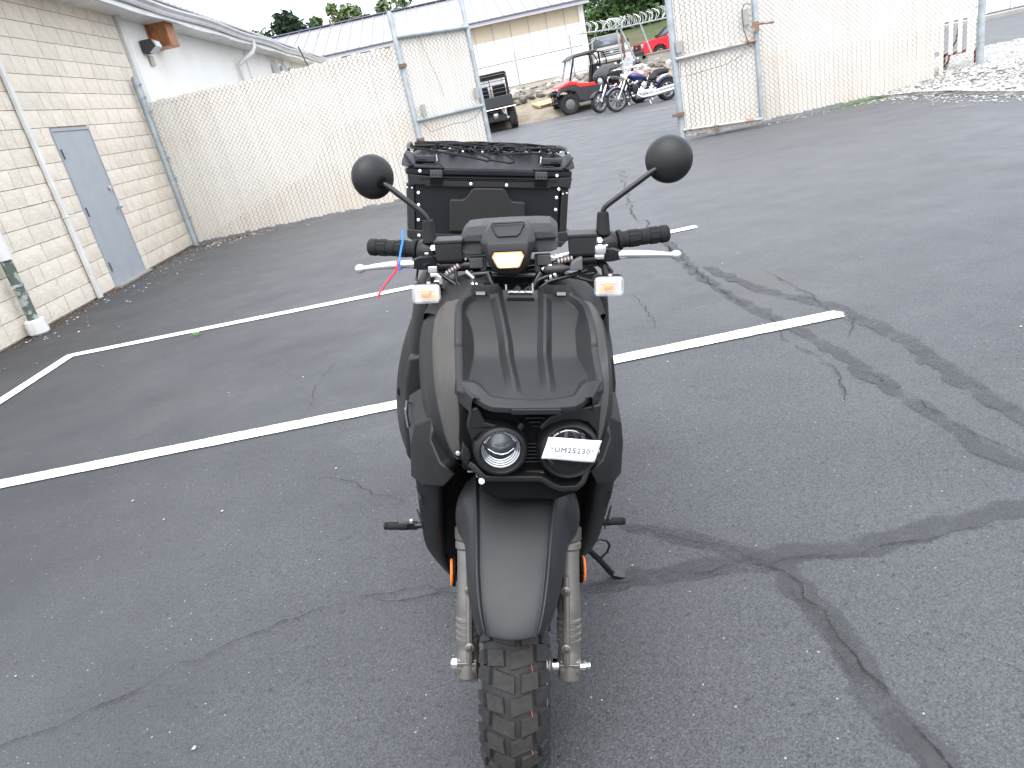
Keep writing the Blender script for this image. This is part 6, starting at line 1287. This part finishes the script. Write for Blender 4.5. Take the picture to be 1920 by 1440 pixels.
M_navy = mat('navy_metallic_paint', (.012, .022, .11), .22, metal=.3, coat=.6)
b1 = bike('blue_cruiser', 'dark blue chrome cruiser motorcycle nearest the right gate post', 5.36, 21.55, R(14), M_navy, wr=.335)
b2 = bike('black_bagger', 'black touring motorcycle with batwing fairing beside the red utility vehicle', 4.98, 22.75, R(30), M_gloss, fairing=M_dkp, wr=.31)
b3 = bike('white_cruiser', 'pale cruiser motorcycle with tall clear windshield behind the dark blue one', 5.75, 22.9, R(22), mat('red_white_paint', (.55, .10, .09), .3, n=(5, 1, .48, .52), col2=(.75, .73, .7)), shield=True, wr=.32)
def pickup(name, label, x, y, z, heading, paint, gm, dark=False, group=None):
    """pickup facing -X; length 5.3"""
    t = thing(name, label, 'pickup truck', (x, y, z), (0, 0, heading), group='pickup trucks parked beyond the boundary fence')
    prof_ = [(-2.60, .52), (-2.66, .75), (-2.62, 1.06), (-2.45, 1.16), (-1.30, 1.24), (2.55, 1.24), (2.62, .60), (2.2, .48), (-2.2, .42)]
    body = MB()
    def arch(cx, s_):
        pass
    # side profile with wheel arches
    P = [(-2.60, .50), (-2.66, .75), (-2.62, 1.04), (-2.48, 1.14), (-1.25, 1.22), (2.60, 1.24), (2.64, .62), (2.15, .52)]
    for k in range(7): a = PI * k / 6; P.append((1.65 + .46 * math.cos(a), .42 + .46 * math.sin(a)))
    P += [(1.15, .42), (-1.15, .42)]
    for k in range(7): a = PI * k / 6; P.append((-1.65 + .46 * math.cos(a), .42 + .46 * math.sin(a)))
    P += [(-2.15, .46)]
    body.prism(P, -.94, .94); obj('body', body, paint, t, bevel=.04, seg=3)
    obj('cab', MB().loft([[(-1.15, -.86, 1.2), (1.05, -.86, 1.2), (1.05, .86, 1.2), (-1.15, .86, 1.2)], [(-.45, -.72, 1.78), (.95, -.72, 1.78), (.95, .72, 1.78), (-.45, .72, 1.78)]]), paint, t, bevel=.05, seg=3)
    gmt = mat('vehicle_glass', (.05, .06, .07), .08, spec=.8)
    obj('windscreen', MB().add([(-1.13, -.74, 1.25), (-1.13, .74, 1.25), (-.52, .64, 1.74), (-.52, -.64, 1.74)], [(0, 1, 2, 3)]).xf(Matrix.Translation((-.03, 0, .01))), mat('hazy_windscreen', (.085, .10, .115), .15), t, solid=.01)
    for s_ in (-1, 1):
        obj('side_window', MB().add([(-.95, .86 * s_, 1.27), (.95, .86 * s_, 1.27), (.88, .745 * s_, 1.72), (-.45, .745 * s_, 1.72)], [(0, 1, 2, 3)]).xf(Matrix.Translation((0, .006 * s_, 0))), gmt, t, solid=.01)
        for cx in (-1.65, 1.65): wheel(t, (cx, .84 * s_, .385), .385, .24, knob=False, rimc=M_alu, ns=6)
        obj('headlight', MB().box((-2.60, .74 * s_, .93), (.1, .34, .2)), mat('far_headlamp', (.6, .62, .64), .15, metal=.4), t, bevel=.03)
        obj('door_handle', MB().box((.2, .95 * s_, 1.08), (.2, .02, .03)), M_chrome, t)
        obj('side_mirror', MB().box((-.95, 1.03 * s_, 1.32), (.1, .16, .2)), M_gloss, t, bevel=.03)
    obj('grille', MB().box((-2.65, 0, .90), (.06, 1.06, .3)), gm, t, bevel=.02)
    gb = MB()
    for z_ in (.80, .90, 1.0): gb.box((-2.685, 0, z_), (.02, 1.0, .03))
    obj('grille_bars', gb, M_chrome if not dark else M_dkp, t); obj('badge', MB().lathe([(.10, 0), (.08, .012)], (-2.69, 0, .90), (-1, 0, 0), 20).xf(Matrix.Translation((0, 0, .45)) @ Matrix.Scale(.5, 4, (0, 0, 1))), M_alu, t)
    obj('bumper', MB().box((-2.70, 0, .58), (.2, 1.86, .22)), M_chrome if not dark else M_dkp, t, bevel=.04); obj('rear_bumper', MB().box((2.68, 0, .58), (.14, 1.8, .2)), M_chrome, t, bevel=.03)
    obj('bed_liner', MB().box((1.85, 0, 1.245), (1.4, 1.6, .02)), M_deep, t)
    return t
pickup('silver_pickup', 'old silver-beige pickup truck facing the camera above the rocks', 8.7, 41.4, 1.12, R(84), mat('silver_beige_paint', (.27, .245, .215), .35, metal=.2), M_dkp)
pickup('red_pickup', 'bright red pickup truck parked on the upper road beside the right gate post', 14.1, 46.2, 1.12, R(8), mat('bright_red_paint', (.60, .02, .03), .25, coat=.6), M_dkp, dark=True)
tag(obj('rusty_post', MB().tube([(7.95, 34, .8), (7.9, 34, 2.5)], .06, 8), mat('red_brown_rust', (.16, .08, .07), .9)), 'short rusty brown post between the two pickup trucks', 'post')
tag(obj('black_pipe', MB().tube([(6.1, 30.2, 1.25), (7.6, 30.2, 1.3)], .14, 10), M_dkp, smooth=60), 'thick black pipe lying in front of the silver pickup', 'pipe')
